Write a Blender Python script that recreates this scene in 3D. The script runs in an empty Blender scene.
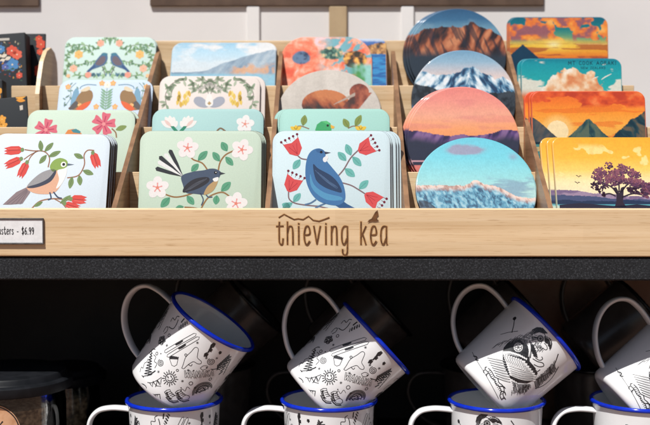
import bpy, math, random
import numpy as np

random.seed(7)
CM = 0.01
S = bpy.context.scene
COL = S.collection
R = math.radians
PITCH, YAW, FPX = 3.0, 0.55, 1050.0      # camera: 3 deg down, 0.55 deg left, focal length in photo pixels


def at(px, py, Y):
    """point (cm) of the place seen at photo pixel (px,py) at depth Y in front of the lens"""
    x = (px - 325.0) / FPX - math.tan(R(YAW))
    z = math.tan(math.atan((212.5 - py) / FPX) - R(PITCH))
    return x * Y, z * Y


def lin(c):
    out = []
    for v in c[:3]:
        v = v / 255.0
        out.append(v / 12.92 if v <= 0.04045 else ((v + 0.055) / 1.055) ** 2.4)
    return out


PRINT_GAIN = 0.80


def plin(c):
    return [min(1, v * PRINT_GAIN) for v in lin(c)]


# ------------------------------------------------------------------ materials
def new_mat(name):
    m = bpy.data.materials.new(name)
    m.use_nodes = True
    nt = m.node_tree
    return m, nt, nt.nodes['Principled BSDF']


def N(nt, t, **kw):
    n = nt.nodes.new(t)
    for k, v in kw.items():
        if hasattr(n, k):
            setattr(n, k, v)
        else:
            n.inputs[k].default_value = v
    return n


def mapped(nt, scale):
    tc = nt.nodes.new('ShaderNodeTexCoord')
    mp = nt.nodes.new('ShaderNodeMapping')
    mp.inputs['Scale'].default_value = scale
    nt.links.new(tc.outputs['Object'], mp.inputs['Vector'])
    return mp


def ramp(nt, stops):
    r = nt.nodes.new('ShaderNodeValToRGB')
    el = r.color_ramp.elements
    while len(el) > 1:
        el.remove(el[-1])
    el[0].position = stops[0][0]
    el[0].color = (*stops[0][1], 1)
    for p, c in stops[1:]:
        e = el.new(p)
        e.color = (*c, 1)
    return r


def wood_mat(name, light, mid, dark, axis='X', rough=0.45):
    m, nt, b = new_mat(name)
    sc = {'X': (1.2, 40, 90), 'Y': (40, 1.2, 90), 'Z': (60, 60, 1.5)}[axis]
    mp = mapped(nt, sc)
    n1 = N(nt, 'ShaderNodeTexNoise', **{'Scale': 3.0, 'Detail': 6.0, 'Roughness': 0.6})
    nt.links.new(mp.outputs[0], n1.inputs['Vector'])
    sc2 = tuple(v * 6 for v in sc)
    mp2 = mapped(nt, sc2)
    n2 = N(nt, 'ShaderNodeTexNoise', **{'Scale': 2.2, 'Detail': 4.0})
    nt.links.new(mp2.outputs[0], n2.inputs['Vector'])
    r1 = ramp(nt, [(0.28, dark), (0.47, mid), (0.7, light)])
    nt.links.new(n1.outputs['Fac'], r1.inputs[0])
    r2 = ramp(nt, [(0.30, (0.78, 0.70, 0.60)), (0.46, (1, 1, 1))])
    nt.links.new(n2.outputs['Fac'], r2.inputs[0])
    mx = N(nt, 'ShaderNodeMix', data_type='RGBA', blend_type='MULTIPLY')
    mx.inputs[0].default_value = 0.55
    nt.links.new(r1.outputs[0], mx.inputs[6])
    nt.links.new(r2.outputs[0], mx.inputs[7])
    # broad soft plies
    mp3 = mapped(nt, (0.6, 8, 26) if axis == 'X' else (8, 0.6, 26))
    n3 = N(nt, 'ShaderNodeTexNoise', **{'Scale': 2.0, 'Detail': 1.0})
    nt.links.new(mp3.outputs[0], n3.inputs['Vector'])
    r3 = ramp(nt, [(0.3, (0.88, 0.84, 0.79)), (0.65, (1.04, 1.03, 1.02))])
    nt.links.new(n3.outputs['Fac'], r3.inputs[0])
    mx2 = N(nt, 'ShaderNodeMix', data_type='RGBA', blend_type='MULTIPLY')
    mx2.inputs[0].default_value = 1.0
    nt.links.new(mx.outputs[2], mx2.inputs[6])
    nt.links.new(r3.outputs[0], mx2.inputs[7])
    tc = nt.nodes.new('ShaderNodeTexCoord')
    mp4 = nt.nodes.new('ShaderNodeMapping')
    mp4.inputs['Rotation'].default_value = (R(90), 0, 0)
    nt.links.new(tc.outputs['Object'], mp4.inputs['Vector'])
    bk = nt.nodes.new('ShaderNodeTexBrick')
    bk.offset = 0.37
    for k_, v_ in (('Scale', 1.0), ('Mortar Size', 0.0), ('Brick Width', 0.33), ('Row Height', 0.0137), ('Bias', 0.0)):
        bk.inputs[k_].default_value = v_
    bk.inputs['Color1'].default_value = (0.93, 0.92, 0.90, 1)
    bk.inputs['Color2'].default_value = (1.04, 1.04, 1.04, 1)
    nt.links.new(mp4.outputs[0], bk.inputs['Vector'])
    mx3 = N(nt, 'ShaderNodeMix', data_type='RGBA', blend_type='MULTIPLY')
    mx3.inputs[0].default_value = 1.0
    nt.links.new(mx2.outputs[2], mx3.inputs[6])
    nt.links.new(bk.outputs['Color'], mx3.inputs[7])
    mp5 = mapped(nt, (30, 300, 700) if axis == 'X' else (300, 30, 700))
    n5 = N(nt, 'ShaderNodeTexNoise', **{'Scale': 1.6, 'Detail': 2.0})
    nt.links.new(mp5.outputs[0], n5.inputs['Vector'])
    r5 = ramp(nt, [(0.30, (0.66, 0.56, 0.46)), (0.40, (1, 1, 1))])
    nt.links.new(n5.outputs['Fac'], r5.inputs[0])
    mx4 = N(nt, 'ShaderNodeMix', data_type='RGBA', blend_type='MULTIPLY')
    mx4.inputs[0].default_value = 0.6
    nt.links.new(mx3.outputs[2], mx4.inputs[6])
    nt.links.new(r5.outputs[0], mx4.inputs[7])
    nt.links.new(mx4.outputs[2], b.inputs['Base Color'])
    b.inputs['Roughness'].default_value = rough
    bp = N(nt, 'ShaderNodeBump', **{'Strength': 0.12, 'Distance': 0.0004})
    nt.links.new(n2.outputs['Fac'], bp.inputs['Height'])
    nt.links.new(bp.outputs[0], b.inputs['Normal'])
    return m


def noisy_mat(name, c1, c2, scale=60, rough=0.5, bump=0.0, lo=0.4, hi=0.6, detail=4, metallic=0.0):
    m, nt, b = new_mat(name)
    mp = mapped(nt, (1, 1, 1))
    n1 = N(nt, 'ShaderNodeTexNoise', **{'Scale': scale, 'Detail': detail})
    nt.links.new(mp.outputs[0], n1.inputs['Vector'])
    r1 = ramp(nt, [(lo, c1), (hi, c2)])
    nt.links.new(n1.outputs['Fac'], r1.inputs[0])
    nt.links.new(r1.outputs[0], b.inputs['Base Color'])
    b.inputs['Roughness'].default_value = rough
    b.inputs['Metallic'].default_value = metallic
    if bump:
        bp = N(nt, 'ShaderNodeBump', **{'Strength': bump, 'Distance': 0.001})
        nt.links.new(n1.outputs['Fac'], bp.inputs['Height'])
        nt.links.new(bp.outputs[0], b.inputs['Normal'])
    return m


def print_mat(name, rough, coat=0.0):
    m, nt, b = new_mat(name)
    a = nt.nodes.new('ShaderNodeVertexColor')
    a.layer_name = 'Col'
    mp = mapped(nt, (1, 1, 1))
    n1 = N(nt, 'ShaderNodeTexNoise', **{'Scale': 900.0, 'Detail': 3.0})
    nt.links.new(mp.outputs[0], n1.inputs['Vector'])
    r1 = ramp(nt, [(0.3, (0.95, 0.95, 0.95)), (0.7, (1.03, 1.03, 1.03))])
    nt.links.new(n1.outputs['Fac'], r1.inputs[0])
    mx = N(nt, 'ShaderNodeMix', data_type='RGBA', blend_type='MULTIPLY')
    mx.inputs[0].default_value = 1.0
    nt.links.new(a.outputs['Color'], mx.inputs[6])
    nt.links.new(r1.outputs[0], mx.inputs[7])
    nt.links.new(mx.outputs[2], b.inputs['Base Color'])
    b.inputs['Roughness'].default_value = rough
    b.inputs['Specular IOR Level'].default_value = 0.28
    b.inputs['Coat Weight'].default_value = coat
    b.inputs['Coat Roughness'].default_value = 0.08
    return m


M = {}
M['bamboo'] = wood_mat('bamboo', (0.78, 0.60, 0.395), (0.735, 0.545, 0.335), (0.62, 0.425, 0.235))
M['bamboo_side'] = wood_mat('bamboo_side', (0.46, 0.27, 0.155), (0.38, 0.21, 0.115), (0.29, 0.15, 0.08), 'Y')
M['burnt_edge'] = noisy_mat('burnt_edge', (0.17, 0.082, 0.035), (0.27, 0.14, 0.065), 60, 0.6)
M['engraving'] = noisy_mat('engraving', (0.095, 0.034, 0.008), (0.17, 0.068, 0.018), 260, 0.8)
M['scorch'] = noisy_mat('scorch', (0.62, 0.37, 0.16), (0.68, 0.44, 0.21), 300, 0.6)
M['print_matte'] = print_mat('print_matte', 0.62)
M['print_gloss'] = print_mat('print_gloss', 0.46, 0.10)
M['board_edge'] = noisy_mat('board_edge', (0.022, 0.012, 0.008), (0.06, 0.032, 0.018), 200, 0.7)
M['wall'] = noisy_mat('wall', (0.69, 0.665, 0.65), (0.735, 0.71, 0.695), 9, 0.75, 0.03, 0.35, 0.65)
M['batten'] = noisy_mat('batten', (0.75, 0.73, 0.715), (0.78, 0.76, 0.745), 14, 0.7)
M['tan_wood'] = noisy_mat('tan_wood', (0.40, 0.285, 0.165), (0.46, 0.34, 0.20), 30, 0.6)
M['dark_wood'] = noisy_mat('dark_wood', (0.075, 0.042, 0.026), (0.11, 0.066, 0.042), 40, 0.55)
M['cabinet'] = noisy_mat('cabinet', (0.010, 0.009, 0.008), (0.017, 0.014, 0.012), 30, 0.6)
M['cabinet_brown'] = noisy_mat('cabinet_brown', (0.52, 0.28, 0.19), (0.62, 0.36, 0.25), 30, 0.6)
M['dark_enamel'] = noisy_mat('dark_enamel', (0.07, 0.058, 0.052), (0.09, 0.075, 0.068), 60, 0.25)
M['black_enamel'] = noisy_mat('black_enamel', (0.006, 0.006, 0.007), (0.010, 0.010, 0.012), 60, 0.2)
M['black_side'] = noisy_mat('black_side', (0.006, 0.006, 0.006), (0.012, 0.012, 0.012), 60, 0.7)
M['ground'] = noisy_mat('ground', (0.20, 0.105, 0.066), (0.28, 0.15, 0.098), 5, 0.9)
M['ink'] = noisy_mat('ink', (0.012, 0.012, 0.014), (0.03, 0.03, 0.034), 400, 0.35)
M['ink_grey'] = noisy_mat('ink_grey', (0.16, 0.16, 0.17), (0.24, 0.24, 0.25), 400, 0.35)
M['ink_white'] = noisy_mat('ink_white', (0.72, 0.72, 0.72), (0.78, 0.78, 0.78), 200, 0.25)
M['paper'] = noisy_mat('paper', (0.74, 0.74, 0.74), (0.80, 0.80, 0.80), 300, 0.7)
M['frame_metal'] = noisy_mat('frame_metal', (0.06, 0.055, 0.055), (0.10, 0.09, 0.088), 200, 0.4)
LID_SPEC = .2
M['lid_plastic'] = noisy_mat('lid_plastic', (0.007, 0.008, 0.010), (0.012, 0.013, 0.016), 80, 0.5)
M['lid_plastic'].node_tree.nodes['Principled BSDF'].inputs['Specular IOR Level'].default_value = LID_SPEC
M['copper_label'] = noisy_mat('copper_label', (0.60, 0.31, 0.16), (0.70, 0.40, 0.23), 150, 0.45)
M['coffee'] = noisy_mat('coffee', (0.13, 0.08, 0.042), (0.60, 0.43, 0.26), 240, 0.8, 0.5, 0.38, 0.66, 8)

# enamel: white with faint tonal drift and tiny dark specks of wear
m, nt, b = new_mat('enamel')
mp = mapped(nt, (1, 1, 1))
n1 = N(nt, 'ShaderNodeTexNoise', **{'Scale': 45.0, 'Detail': 3.0})
nt.links.new(mp.outputs[0], n1.inputs['Vector'])
r1 = ramp(nt, [(0.3, (0.77, 0.775, 0.78)), (0.7, (0.82, 0.825, 0.83))])
nt.links.new(n1.outputs['Fac'], r1.inputs[0])
nt.links.new(r1.outputs[0], b.inputs['Base Color'])
b.inputs['Roughness'].default_value = 0.16
bp = N(nt, 'ShaderNodeBump', **{'Strength': 0.09, 'Distance': 0.002})
nt.links.new(n1.outputs['Fac'], bp.inputs['Height'])
nt.links.new(bp.outputs[0], b.inputs['Normal'])
M['enamel'] = m
M['blue_enamel'] = noisy_mat('blue_enamel', (0.004, 0.022, 0.42), (0.006, 0.034, 0.52), 60, 0.14)

# charcoal felt with pale fibres
m, nt, b = new_mat('felt')
mp = mapped(nt, (1, 1, 1))
n1 = N(nt, 'ShaderNodeTexNoise', **{'Scale': 620.0, 'Detail': 4.0, 'Roughness': 0.75})
nt.links.new(mp.outputs[0], n1.inputs['Vector'])
r1 = ramp(nt, [(0.36, (0.004, 0.0045, 0.006)), (0.52, (0.012, 0.0135, 0.016)), (0.74, (0.085, 0.09, 0.10))])
nt.links.new(n1.outputs['Fac'], r1.inputs[0])
n2 = N(nt, 'ShaderNodeTexNoise', **{'Scale': 16.0, 'Detail': 5.0, 'Roughness': 0.7})
nt.links.new(mp.outputs[0], n2.inputs['Vector'])
r2 = ramp(nt, [(0.32, (0.62, 0.62, 0.64)), (0.68, (1.25, 1.25, 1.25))])
nt.links.new(n2.outputs['Fac'], r2.inputs[0])
mx = N(nt, 'ShaderNodeMix', data_type='RGBA', blend_type='MULTIPLY')
mx.inputs[0].default_value = 1.0
nt.links.new(r1.outputs[0], mx.inputs[6])
nt.links.new(r2.outputs[0], mx.inputs[7])
nt.links.new(mx.outputs[2], b.inputs['Base Color'])
b.inputs['Roughness'].default_value = 0.95
bp = N(nt, 'ShaderNodeBump', **{'Strength': 0.7, 'Distance': 0.0012})
nt.links.new(n1.outputs['Fac'], bp.inputs['Height'])
nt.links.new(bp.outputs[0], b.inputs['Normal'])
M['felt'] = m

m, nt, b = new_mat('jar_glass')
nt.nodes.remove(b)
tr = nt.nodes.new('ShaderNodeBsdfTransparent')
tr.inputs[0].default_value = (0.95, 0.965, 0.96, 1)
gl = nt.nodes.new('ShaderNodeBsdfGlossy')
gl.inputs['Roughness'].default_value = 0.04
n1 = N(nt, 'ShaderNodeTexNoise', **{'Scale': 30.0})
bp = N(nt, 'ShaderNodeBump', **{'Strength': 0.04, 'Distance': 0.001})
nt.links.new(n1.outputs['Fac'], bp.inputs['Height'])
fr = N(nt, 'ShaderNodeFresnel', **{'IOR': 1.45})
nt.links.new(bp.outputs[0], fr.inputs['Normal'])
nt.links.new(bp.outputs[0], gl.inputs['Normal'])
ms = nt.nodes.new('ShaderNodeMixShader')
nt.links.new(fr.outputs[0], ms.inputs[0])
nt.links.new(tr.outputs[0], ms.inputs[1])
nt.links.new(gl.outputs[0], ms.inputs[2])
nt.links.new(ms.outputs[0], nt.nodes['Material Output'].inputs['Surface'])
M['jar_glass'] = m


# ------------------------------------------------------------------ mesh builder (cm)
class MB:
    def __init__(self):
        self.v, self.f, self.mi, self.c = [], [], [], []

    def add(self, verts, faces, mi=0, col=(1, 1, 1)):
        o = len(self.v)
        self.v.extend(verts)
        self.f.extend([tuple(i + o for i in f) for f in faces])
        self.mi.extend([mi] * len(faces))
        if len(verts) and col is not None and len(col) == len(verts) and hasattr(col[0], '__len__'):
            self.c.extend(col)
        else:
            self.c.extend([col] * len(verts))

    def box(self, x0, x1, y0, y1, z0, z1, mi=0, bev=0.0):
        if bev <= 0:
            vs = [(x, y, z) for x in (x0, x1) for y in (y0, y1) for z in (z0, z1)]
            self.add(vs, [(0, 1, 3, 2), (4, 6, 7, 5), (0, 4, 5, 1), (2, 3, 7, 6), (0, 2, 6, 4), (1, 5, 7, 3)], mi)
            return
        e = bev
        prof = [(y0 + e, z0), (y1 - e, z0), (y1, z0 + e), (y1, z1 - e), (y1 - e, z1), (y0 + e, z1), (y0, z1 - e), (y0, z0 + e)]
        vs, fs = [], []
        for x, k in ((x0, e), (x0 + e, 0), (x1 - e, 0), (x1, e)):
            for (y, z) in prof:
                cy, cz = (y0 + y1) / 2, (z0 + z1) / 2
                sy = 1 - 2 * k / (y1 - y0)
                sz = 1 - 2 * k / (z1 - z0)
                vs.append((x, cy + (y - cy) * sy, cz + (z - cz) * sz))
        for r in range(3):
            for i in range(8):
                j = (i + 1) % 8
                fs.append((r * 8 + i, r * 8 + j, r * 8 + 8 + j, r * 8 + 8 + i))
        fs.append(tuple(range(7, -1, -1)))
        fs.append(tuple(range(24, 32)))
        self.add(vs, fs, mi)

    def lathe(self, prof, seg=64, mi=0, closed=False):
        vs, fs = [], []
        n = len(prof)
        for k in range(seg):
            a = 2 * math.pi * k / seg
            for (r, z) in prof:
                vs.append((r * math.cos(a), r * math.sin(a), z))
        for k in range(seg):
            k2 = (k + 1) % seg
            for i in range(n - (0 if closed else 1)):
                j = (i + 1) % n
                fs.append((k * n + i, k2 * n + i, k2 * n + j, k * n + j))
        self.add(vs, fs, mi)

    def sweep(self, path, ra, rb, side, seg=12, mi=0):
        """ellipse section swept on a path lying in a plane with normal `side`"""
        vs, fs = [], []
        n = len(path)
        side = np.array(side, float)
        for i, p in enumerate(path):
            p = np.array(p, float)
            t = np.array(path[min(i + 1, n - 1)], float) - np.array(path[max(i - 1, 0)], float)
            t /= np.linalg.norm(t)
            nn = np.cross(t, side)
            for k in range(seg):
                a = 2 * math.pi * k / seg
                q = p + nn * ra * math.cos(a) + side * rb * math.sin(a)
                vs.append(tuple(q))
        for i in range(n - 1):
            for k in range(seg):
                k2 = (k + 1) % seg
                fs.append((i * seg + k, i * seg + k2, (i + 1) * seg + k2, (i + 1) * seg + k))
        fs.append(tuple(range(seg - 1, -1, -1)))
        fs.append(tuple(range((n - 1) * seg, n * seg)))
        self.add(vs, fs, mi)

    def mesh(self, name, mats, smooth=False, colour=False, angle=None):
        me = bpy.data.meshes.new(name)
        me.from_pydata([(x * CM, y * CM, z * CM) for x, y, z in self.v], [], self.f)
        for mm in mats:
            me.materials.append(mm)
        me.polygons.foreach_set('material_index', self.mi)
        if colour:
            ca = me.color_attributes.new('Col', 'FLOAT_COLOR', 'POINT')
            arr = np.ones((len(self.v), 4), np.float32)
            arr[:, :3] = np.array(self.c, np.float32)
            ca.data.foreach_set('color', arr.ravel())
        if smooth:
            me.polygons.foreach_set('use_smooth', [True] * len(self.f))
            if angle:
                me.set_sharp_from_angle(angle=R(angle))
        me.update()
        return me

    def build(self, name, mats, parent=None, smooth=False, colour=False, angle=None):
        if not isinstance(mats, (list, tuple)):
            mats = [mats]
        return link(name, self.mesh(name, mats, smooth, colour, angle), parent)


def link(name, data, parent=None):
    o = bpy.data.objects.new(name, data)
    COL.objects.link(o)
    if parent is not None:
        o.parent = parent
    return o


def tag(o, label=None, cat=None, group=None, kind=None):
    for k, v in (('label', label), ('category', cat), ('group', group), ('kind', kind)):
        if v:
            o[k] = v
    return o


def thing(name, label, cat, loc=(0, 0, 0), rot=(0, 0, 0), group=None):
    o = link(name, None)
    o.location = [v * CM for v in loc]
    o.rotation_euler = rot
    return tag(o, label, cat, group)


# ------------------------------------------------------------------ 2D drawing
def catmull(pts, closed=False, sub=6):
    n = len(pts)
    if n < 3:
        return list(pts)
    out = []
    rng = range(n) if closed else range(n - 1)
    for i in rng:
        if closed:
            p0, p1, p2, p3 = pts[(i - 1) % n], pts[i], pts[(i + 1) % n], pts[(i + 2) % n]
        else:
            p0, p1, p2, p3 = pts[max(i - 1, 0)], pts[i], pts[i + 1], pts[min(i + 2, n - 1)]
        for k in range(sub):
            t = k / sub
            out.append(tuple(0.5 * (2 * b_ + (c - a) * t + (2 * a - 5 * b_ + 4 * c - d) * t * t + (3 * b_ - a - 3 * c + d) * t ** 3)
                             for a, b_, c, d in zip(p0, p1, p2, p3)))
    if not closed:
        out.append(tuple(pts[-1]))
    return out


def ribbon(pts, w, taper=False):
    """quads strip along a 2D polyline; returns verts, faces"""
    n = len(pts)
    vs, fs = [], []
    for i in range(n):
        a, b_ = pts[max(i - 1, 0)], pts[min(i + 1, n - 1)]
        dx, dy = b_[0] - a[0], b_[1] - a[1]
        L = math.hypot(dx, dy) or 1e-6
        hw = w / 2
        if taper:
            hw *= 0.25 + 0.75 * math.sin(math.pi * (i + 0.5) / n)
        nx, ny = -dy / L * hw, dx / L * hw
        x, y = pts[i]
        if i == 0:
            x -= dx / L * hw * 0.7
            y -= dy / L * hw * 0.7
        if i == n - 1:
            x += dx / L * hw * 0.7
            y += dy / L * hw * 0.7
        vs += [(x + nx, y + ny), (x - nx, y - ny)]
    for i in range(n - 1):
        fs.append((2 * i, 2 * i + 1, 2 * i + 3, 2 * i + 2))
    return vs, fs


def ellipse(cx, cy, rx, ry, rot=0, n=22):
    c, s = math.cos(R(rot)), math.sin(R(rot))
    return [(cx + rx * math.cos(t) * c - ry * math.sin(t) * s, cy + rx * math.cos(t) * s + ry * math.sin(t) * c)
            for t in [2 * math.pi * k / n for k in range(n)]]


def leafpts(x0, y0, x1, y1, w):
    dx, dy = x1 - x0, y1 - y0
    L = math.hypot(dx, dy)
    nx, ny = -dy / L * w / 2, dx / L * w / 2
    P = [(0, 0), (.18, .62), (.45, 1.0), (.75, .75), (1, 0), (.75, -.75), (.45, -1.0), (.18, -.62)]
    return catmull([(x0 + dx * t + nx * k, y0 + dy * t + ny * k) for t, k in P], True, 3)


class Art:
    """flat printed shapes; given in the coordinates of an enlarged crop of the design (s = enlargement, ox/oy = its corner)"""

    def __init__(self, s, ox, oy, bg):
        self.s, self.ox, self.oy, self.bg = s, ox, oy, bg
        self.items = []
        self.raster = None

    def poly(self, pts, col, lv=1, smooth=False):
        if smooth:
            pts = catmull(pts, True, 5)
        self.items.append((pts, [tuple(range(len(pts)))], col, lv))

    def stroke(self, pts, w, col, lv=1, smooth=True, taper=False):
        if smooth:
            pts = catmull(pts, False, 5)
        v, f = ribbon(pts, w, taper)
        self.items.append((v, f, col, lv))

    def blob(self, cx, cy, rx, ry, col, lv=1, rot=0):
        self.poly(ellipse(cx, cy, rx, ry, rot), col, lv)

    def leaf(self, x0, y0, x1, y1, w, col, lv=1):
        self.poly(leafpts(x0, y0, x1, y1, w), col, lv)

    def flower(self, cx, cy, r, col, centre, lv=2, n=5, rot=0, inner=None):
        for k in range(n):
            a = R(rot + 360 * k / n - 90)
            self.blob(cx + r * .56 * math.cos(a), cy + r * .56 * math.sin(a), r * .46, r * .40, col, lv + 0.2 * (k % 3), math.degrees(a))
        self.blob(cx, cy, r * .35, r * .35, col, lv + .7)
        if inner:
            for k in range(n):
                a = R(rot + 360 * k / n - 90)
                self.stroke([(cx, cy), (cx + r * .36 * math.cos(a), cy + r * .36 * math.sin(a))], r * .11, inner, lv + 1, False)
                self.blob(cx + r * .38 * math.cos(a), cy + r * .38 * math.sin(a), r * .07, r * .07, inner, lv + 1.2)
        self.blob(cx, cy, r * .14, r * .14, centre, lv + 1.4)

    def mirror(self, x):
        """repeat everything drawn so far, mirrored about crop abscissa x"""
        for pts, fs, col, lv in list(self.items):
            self.items.append(([(2 * x - px, py) for px, py in pts], [tuple(reversed(f)) for f in fs], col, lv))


def outline_pts(shape, w, h, r, inset=0.0):
    pts = []
    if shape == 'round':
        rad = w / 2 - inset
        for k in range(96):
            a = 2 * math.pi * k / 96
            pts.append((rad * math.cos(a), rad * math.sin(a)))
        return pts
    hw, hh = w / 2 - inset, h / 2 - inset
    r = max(r - inset, .05)
    for cx, cy, a0 in ((hw - r, hh - r, 0), (-hw + r, hh - r, 90), (-hw + r, -hh + r, 180), (hw - r, -hh + r, 270)):
        for k in range(9):
            a = R(a0 + 90 * k / 8)
            pts.append((cx + r * math.cos(a), cy + r * math.sin(a)))
    return pts


def coaster_mesh(name, shape, w, h, art, px, corner=1.1, th=0.34, wrap=False, gloss=False, scaley=None, res=230):
    """front face towards -Y, base at z=0. px = (xl, xr, ytop) of the face in photo pixels for the art mapping"""
    mb = MB()
    bgcol = art.bg if art else (225, 225, 220)
    ras = art.raster if art else None

    def colour_at(x, z):
        if ras is not None:
            X = np.array([x / (w / 2)])
            T = np.array([(h / 2 - z) / w])
            return tuple(ras(X, T)[0])
        return tuple(plin(bgcol))
    rings = [(0.10, 0.0), (0.03, 0.025), (0.0, 0.10), (0.0, th - .05), (0.05, th)]
    n = None
    vs, cs = [], []
    for ins, y in rings:
        o = outline_pts(shape, w, h, corner, ins)
        n = len(o)
        for (x, z) in o:
            vs.append((x, y, z + h / 2))
            cs.append(colour_at(x * .99, z * .99))
    fs, mi = [], []
    for k in range(len(rings) - 1):
        for i in range(n):
            j = (i + 1) % n
            fs.append((k * n + i, k * n + j, (k + 1) * n + j, (k + 1) * n + i))
            mi.append(0 if (k < 1 or wrap) else 1)
    fs.append(tuple(range(n - 1, -1, -1)))
    mi.append(0)
    fs.append(tuple(range(4 * n, 5 * n)))
    mi.append(1)
    mb.add(vs, fs, 0, cs)
    mb.mi = mi
    if ras is not None:
        hw = w / 2 - .10
        hh = h / 2 - .10
        if shape == 'round':
            zz = hh * np.cos(np.linspace(0, math.pi, res))
            ext = np.sqrt(np.maximum(hw * hw - zz * zz, 0))
        else:
            zz = np.linspace(hh, -hh, res)
            r = corner - .10
            d = np.maximum(np.abs(zz) - (hh - r), 0)
            ext = hw - r + np.sqrt(np.maximum(r * r - d * d, 0))
        uu = np.linspace(-1, 1, res)
        XX = ext[:, None] * uu[None, :]
        ZZ = np.repeat(zz[:, None], res, 1)
        xn_, tn_ = (XX / (w / 2)).ravel(), ((h / 2 - ZZ) / w).ravel()
        colr = ras(xn_, tn_)
        colr = np.clip(colr * (1 + .10 * (fbm(xn_ * 9, tn_ * 60, 3, 12) - .5) + .16 * (fbm(xn_ * 50, tn_ * 70, 2, 13) - .5))[:, None], 0, 1)
        o = len(mb.v)
        mb.v.extend([(float(x), -0.004, float(z) + h / 2) for x, z in zip(XX.ravel(), ZZ.ravel())])
        mb.c.extend([tuple(c) for c in colr])
        fs = []
        for r_ in range(res - 1):
            b0 = o + r_ * res
            fs.extend([(b0 + i, b0 + res + i, b0 + res + i + 1, b0 + i + 1) for i in range(res - 1)])
        mb.f.extend(fs)
        mb.mi.extend([0] * len(fs))
    if art and px:
        xl, xr, yt = px
        k = w / (xr - xl)
        sy = scaley or 1.06
        rx = outline_pts(shape, w, h, corner, .04)

        def clampz(u, v):
            v = max(-h / 2 + .1, min(h / 2 - .06, v))
            if shape == 'round':
                rad = w / 2 - .08
                d = math.hypot(u, v)
                if d > rad:
                    u, v = u * rad / d, v * rad / d
            else:
                u = max(-w / 2 + .08, min(w / 2 - .08, u))
            return u, v
        for pts, fcs, col, lv in art.items:
            q = []
            for (x, y) in pts:
                u = ((x / art.s + art.ox) - (xl + xr) / 2) * k
                v = h / 2 - ((y / art.s + art.oy) - yt) * k * sy
                u, v = clampz(u, v)
                q.append((u, -0.006 - 0.0016 * lv, v + h / 2))
            mb.add(q, fcs, 0, tuple(plin(col)))
    pm = M['print_gloss' if gloss else 'print_matte']
    return mb.mesh(name, [pm, M['board_edge']], smooth=True, colour=True, angle=35)


# ---- numpy noise for the painted landscapes
_rs = np.random.RandomState(11)
_tab = _rs.rand(64, 64)


def vnoise(x, y):
    xi, yi = np.floor(x).astype(int), np.floor(y).astype(int)
    fx, fy = x - xi, y - yi
    fx, fy = fx * fx * (3 - 2 * fx), fy * fy * (3 - 2 * fy)
    g = lambda a, b_: _tab[a % 64, b_ % 64]
    return (g(xi, yi) * (1 - fx) + g(xi + 1, yi) * fx) * (1 - fy) + (g(xi, yi + 1) * (1 - fx) + g(xi + 1, yi + 1) * fx) * fy


def fbm(x, y, o=4, seed=0):
    s, a, t = 0, 0.5, 0
    for k in range(o):
        s = s + a * vnoise(x * 2 ** k + seed * 7.3 + k * 3.1, y * 2 ** k + seed * 3.7 + k * 5.7)
        t += a
        a *= .55
    return s / t


def ridge1(x, seed, o=5):
    return fbm(x, np.zeros_like(x) + seed * 1.37, o, seed)


def smst(e0, e1, x):
    t = np.clip((x - e0) / (e1 - e0), 0, 1)
    return t * t * (3 - 2 * t)


def mixc(a, b_, t):
    return a * (1 - t[:, None]) + b_ * t[:, None]


def C(*c):
    return np.array(plin(c))[None, :]


def grad(t, stops):
    out = np.repeat(C(*stops[0][1]), len(t), 0)
    for (p0, c0), (p1, c1) in zip(stops, stops[1:]):
        out = mixc(out, np.repeat(C(*c1), len(t), 0), np.clip((t - p0) / (p1 - p0), 0, 1))
    return out


# x in -1..1 over the width, t = distance from the top edge in widths (0..1)
def paint_brown_range(x, t):
    c = grad(t + .04 * fbm(x * 2, t * 8, 3, 1), [(0, (28, 78, 118)), (.14, (52, 104, 142)), (.24, (104, 150, 174))])
    cl = smst(.55, .75, fbm(x * 2.0, t * 7, 4, 8))
    c = mixc(c, C(130, 160, 178), cl * .35)
    h = .215 + .05 * (x * .9) ** 2 - .05 * np.exp(-((x + .1) / .45) ** 2) - .16 * (ridge1(x * 3.2, 3) - .5)
    f = fbm(x * 7 + 5 * t + 1.5 * fbm(x * 3, t * 3, 2, 4), t * 5, 4, 5)
    g = fbm(x * 11 - 9 * t, t * 4, 3, 6)
    mc = grad(f, [(.28, (32, 26, 34)), (.42, (92, 52, 42)), (.55, (168, 92, 60)), (.72, (204, 132, 92))])
    mc = mixc(mc, C(34, 34, 48), smst(.52, .64, g) * .75)
    c = np.where((t > h)[:, None], mc, c)
    low = smst(.46, .56, t + .05 * f)
    return mixc(c, C(38, 52, 66), low)


def paint_snow_range(x, t):
    c = grad(t, [(0, (112, 160, 192)), (.12, (150, 184, 206)), (.26, (222, 206, 202)), (.30, (232, 208, 196))])
    h = .250 - .085 * np.exp(-((x - .12) / .20) ** 2) - .035 * np.exp(-((x + .72) / .2) ** 2) + .06 * smst(.4, 1, x) - .10 * (ridge1(x * 6, 5) - .5)
    f = fbm(x * 11 - 12 * t * np.sign(x - .12) + 1.5 * fbm(x * 5, t * 5, 2, 2), t * 12, 5, 9)
    mc = grad(f, [(.3, (36, 66, 100)), (.43, (84, 136, 172)), (.53, (182, 208, 222)), (.68, (242, 246, 248))])
    c = np.where((t > h)[:, None], mc, c)
    fh = .43 - .10 * smst(.2, 1.0, -x) + .0 * x - .08 * (ridge1(x * 5, 8) - .5)
    fc = grad(fbm(x * 18, t * 22, 3, 3), [(.35, (30, 38, 46)), (.6, (58, 68, 78))])
    c = np.where((t > fh)[:, None], fc, c)
    return np.where(((t > .56) & (x < -.2))[:, None], C(70, 112, 150), c)


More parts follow.
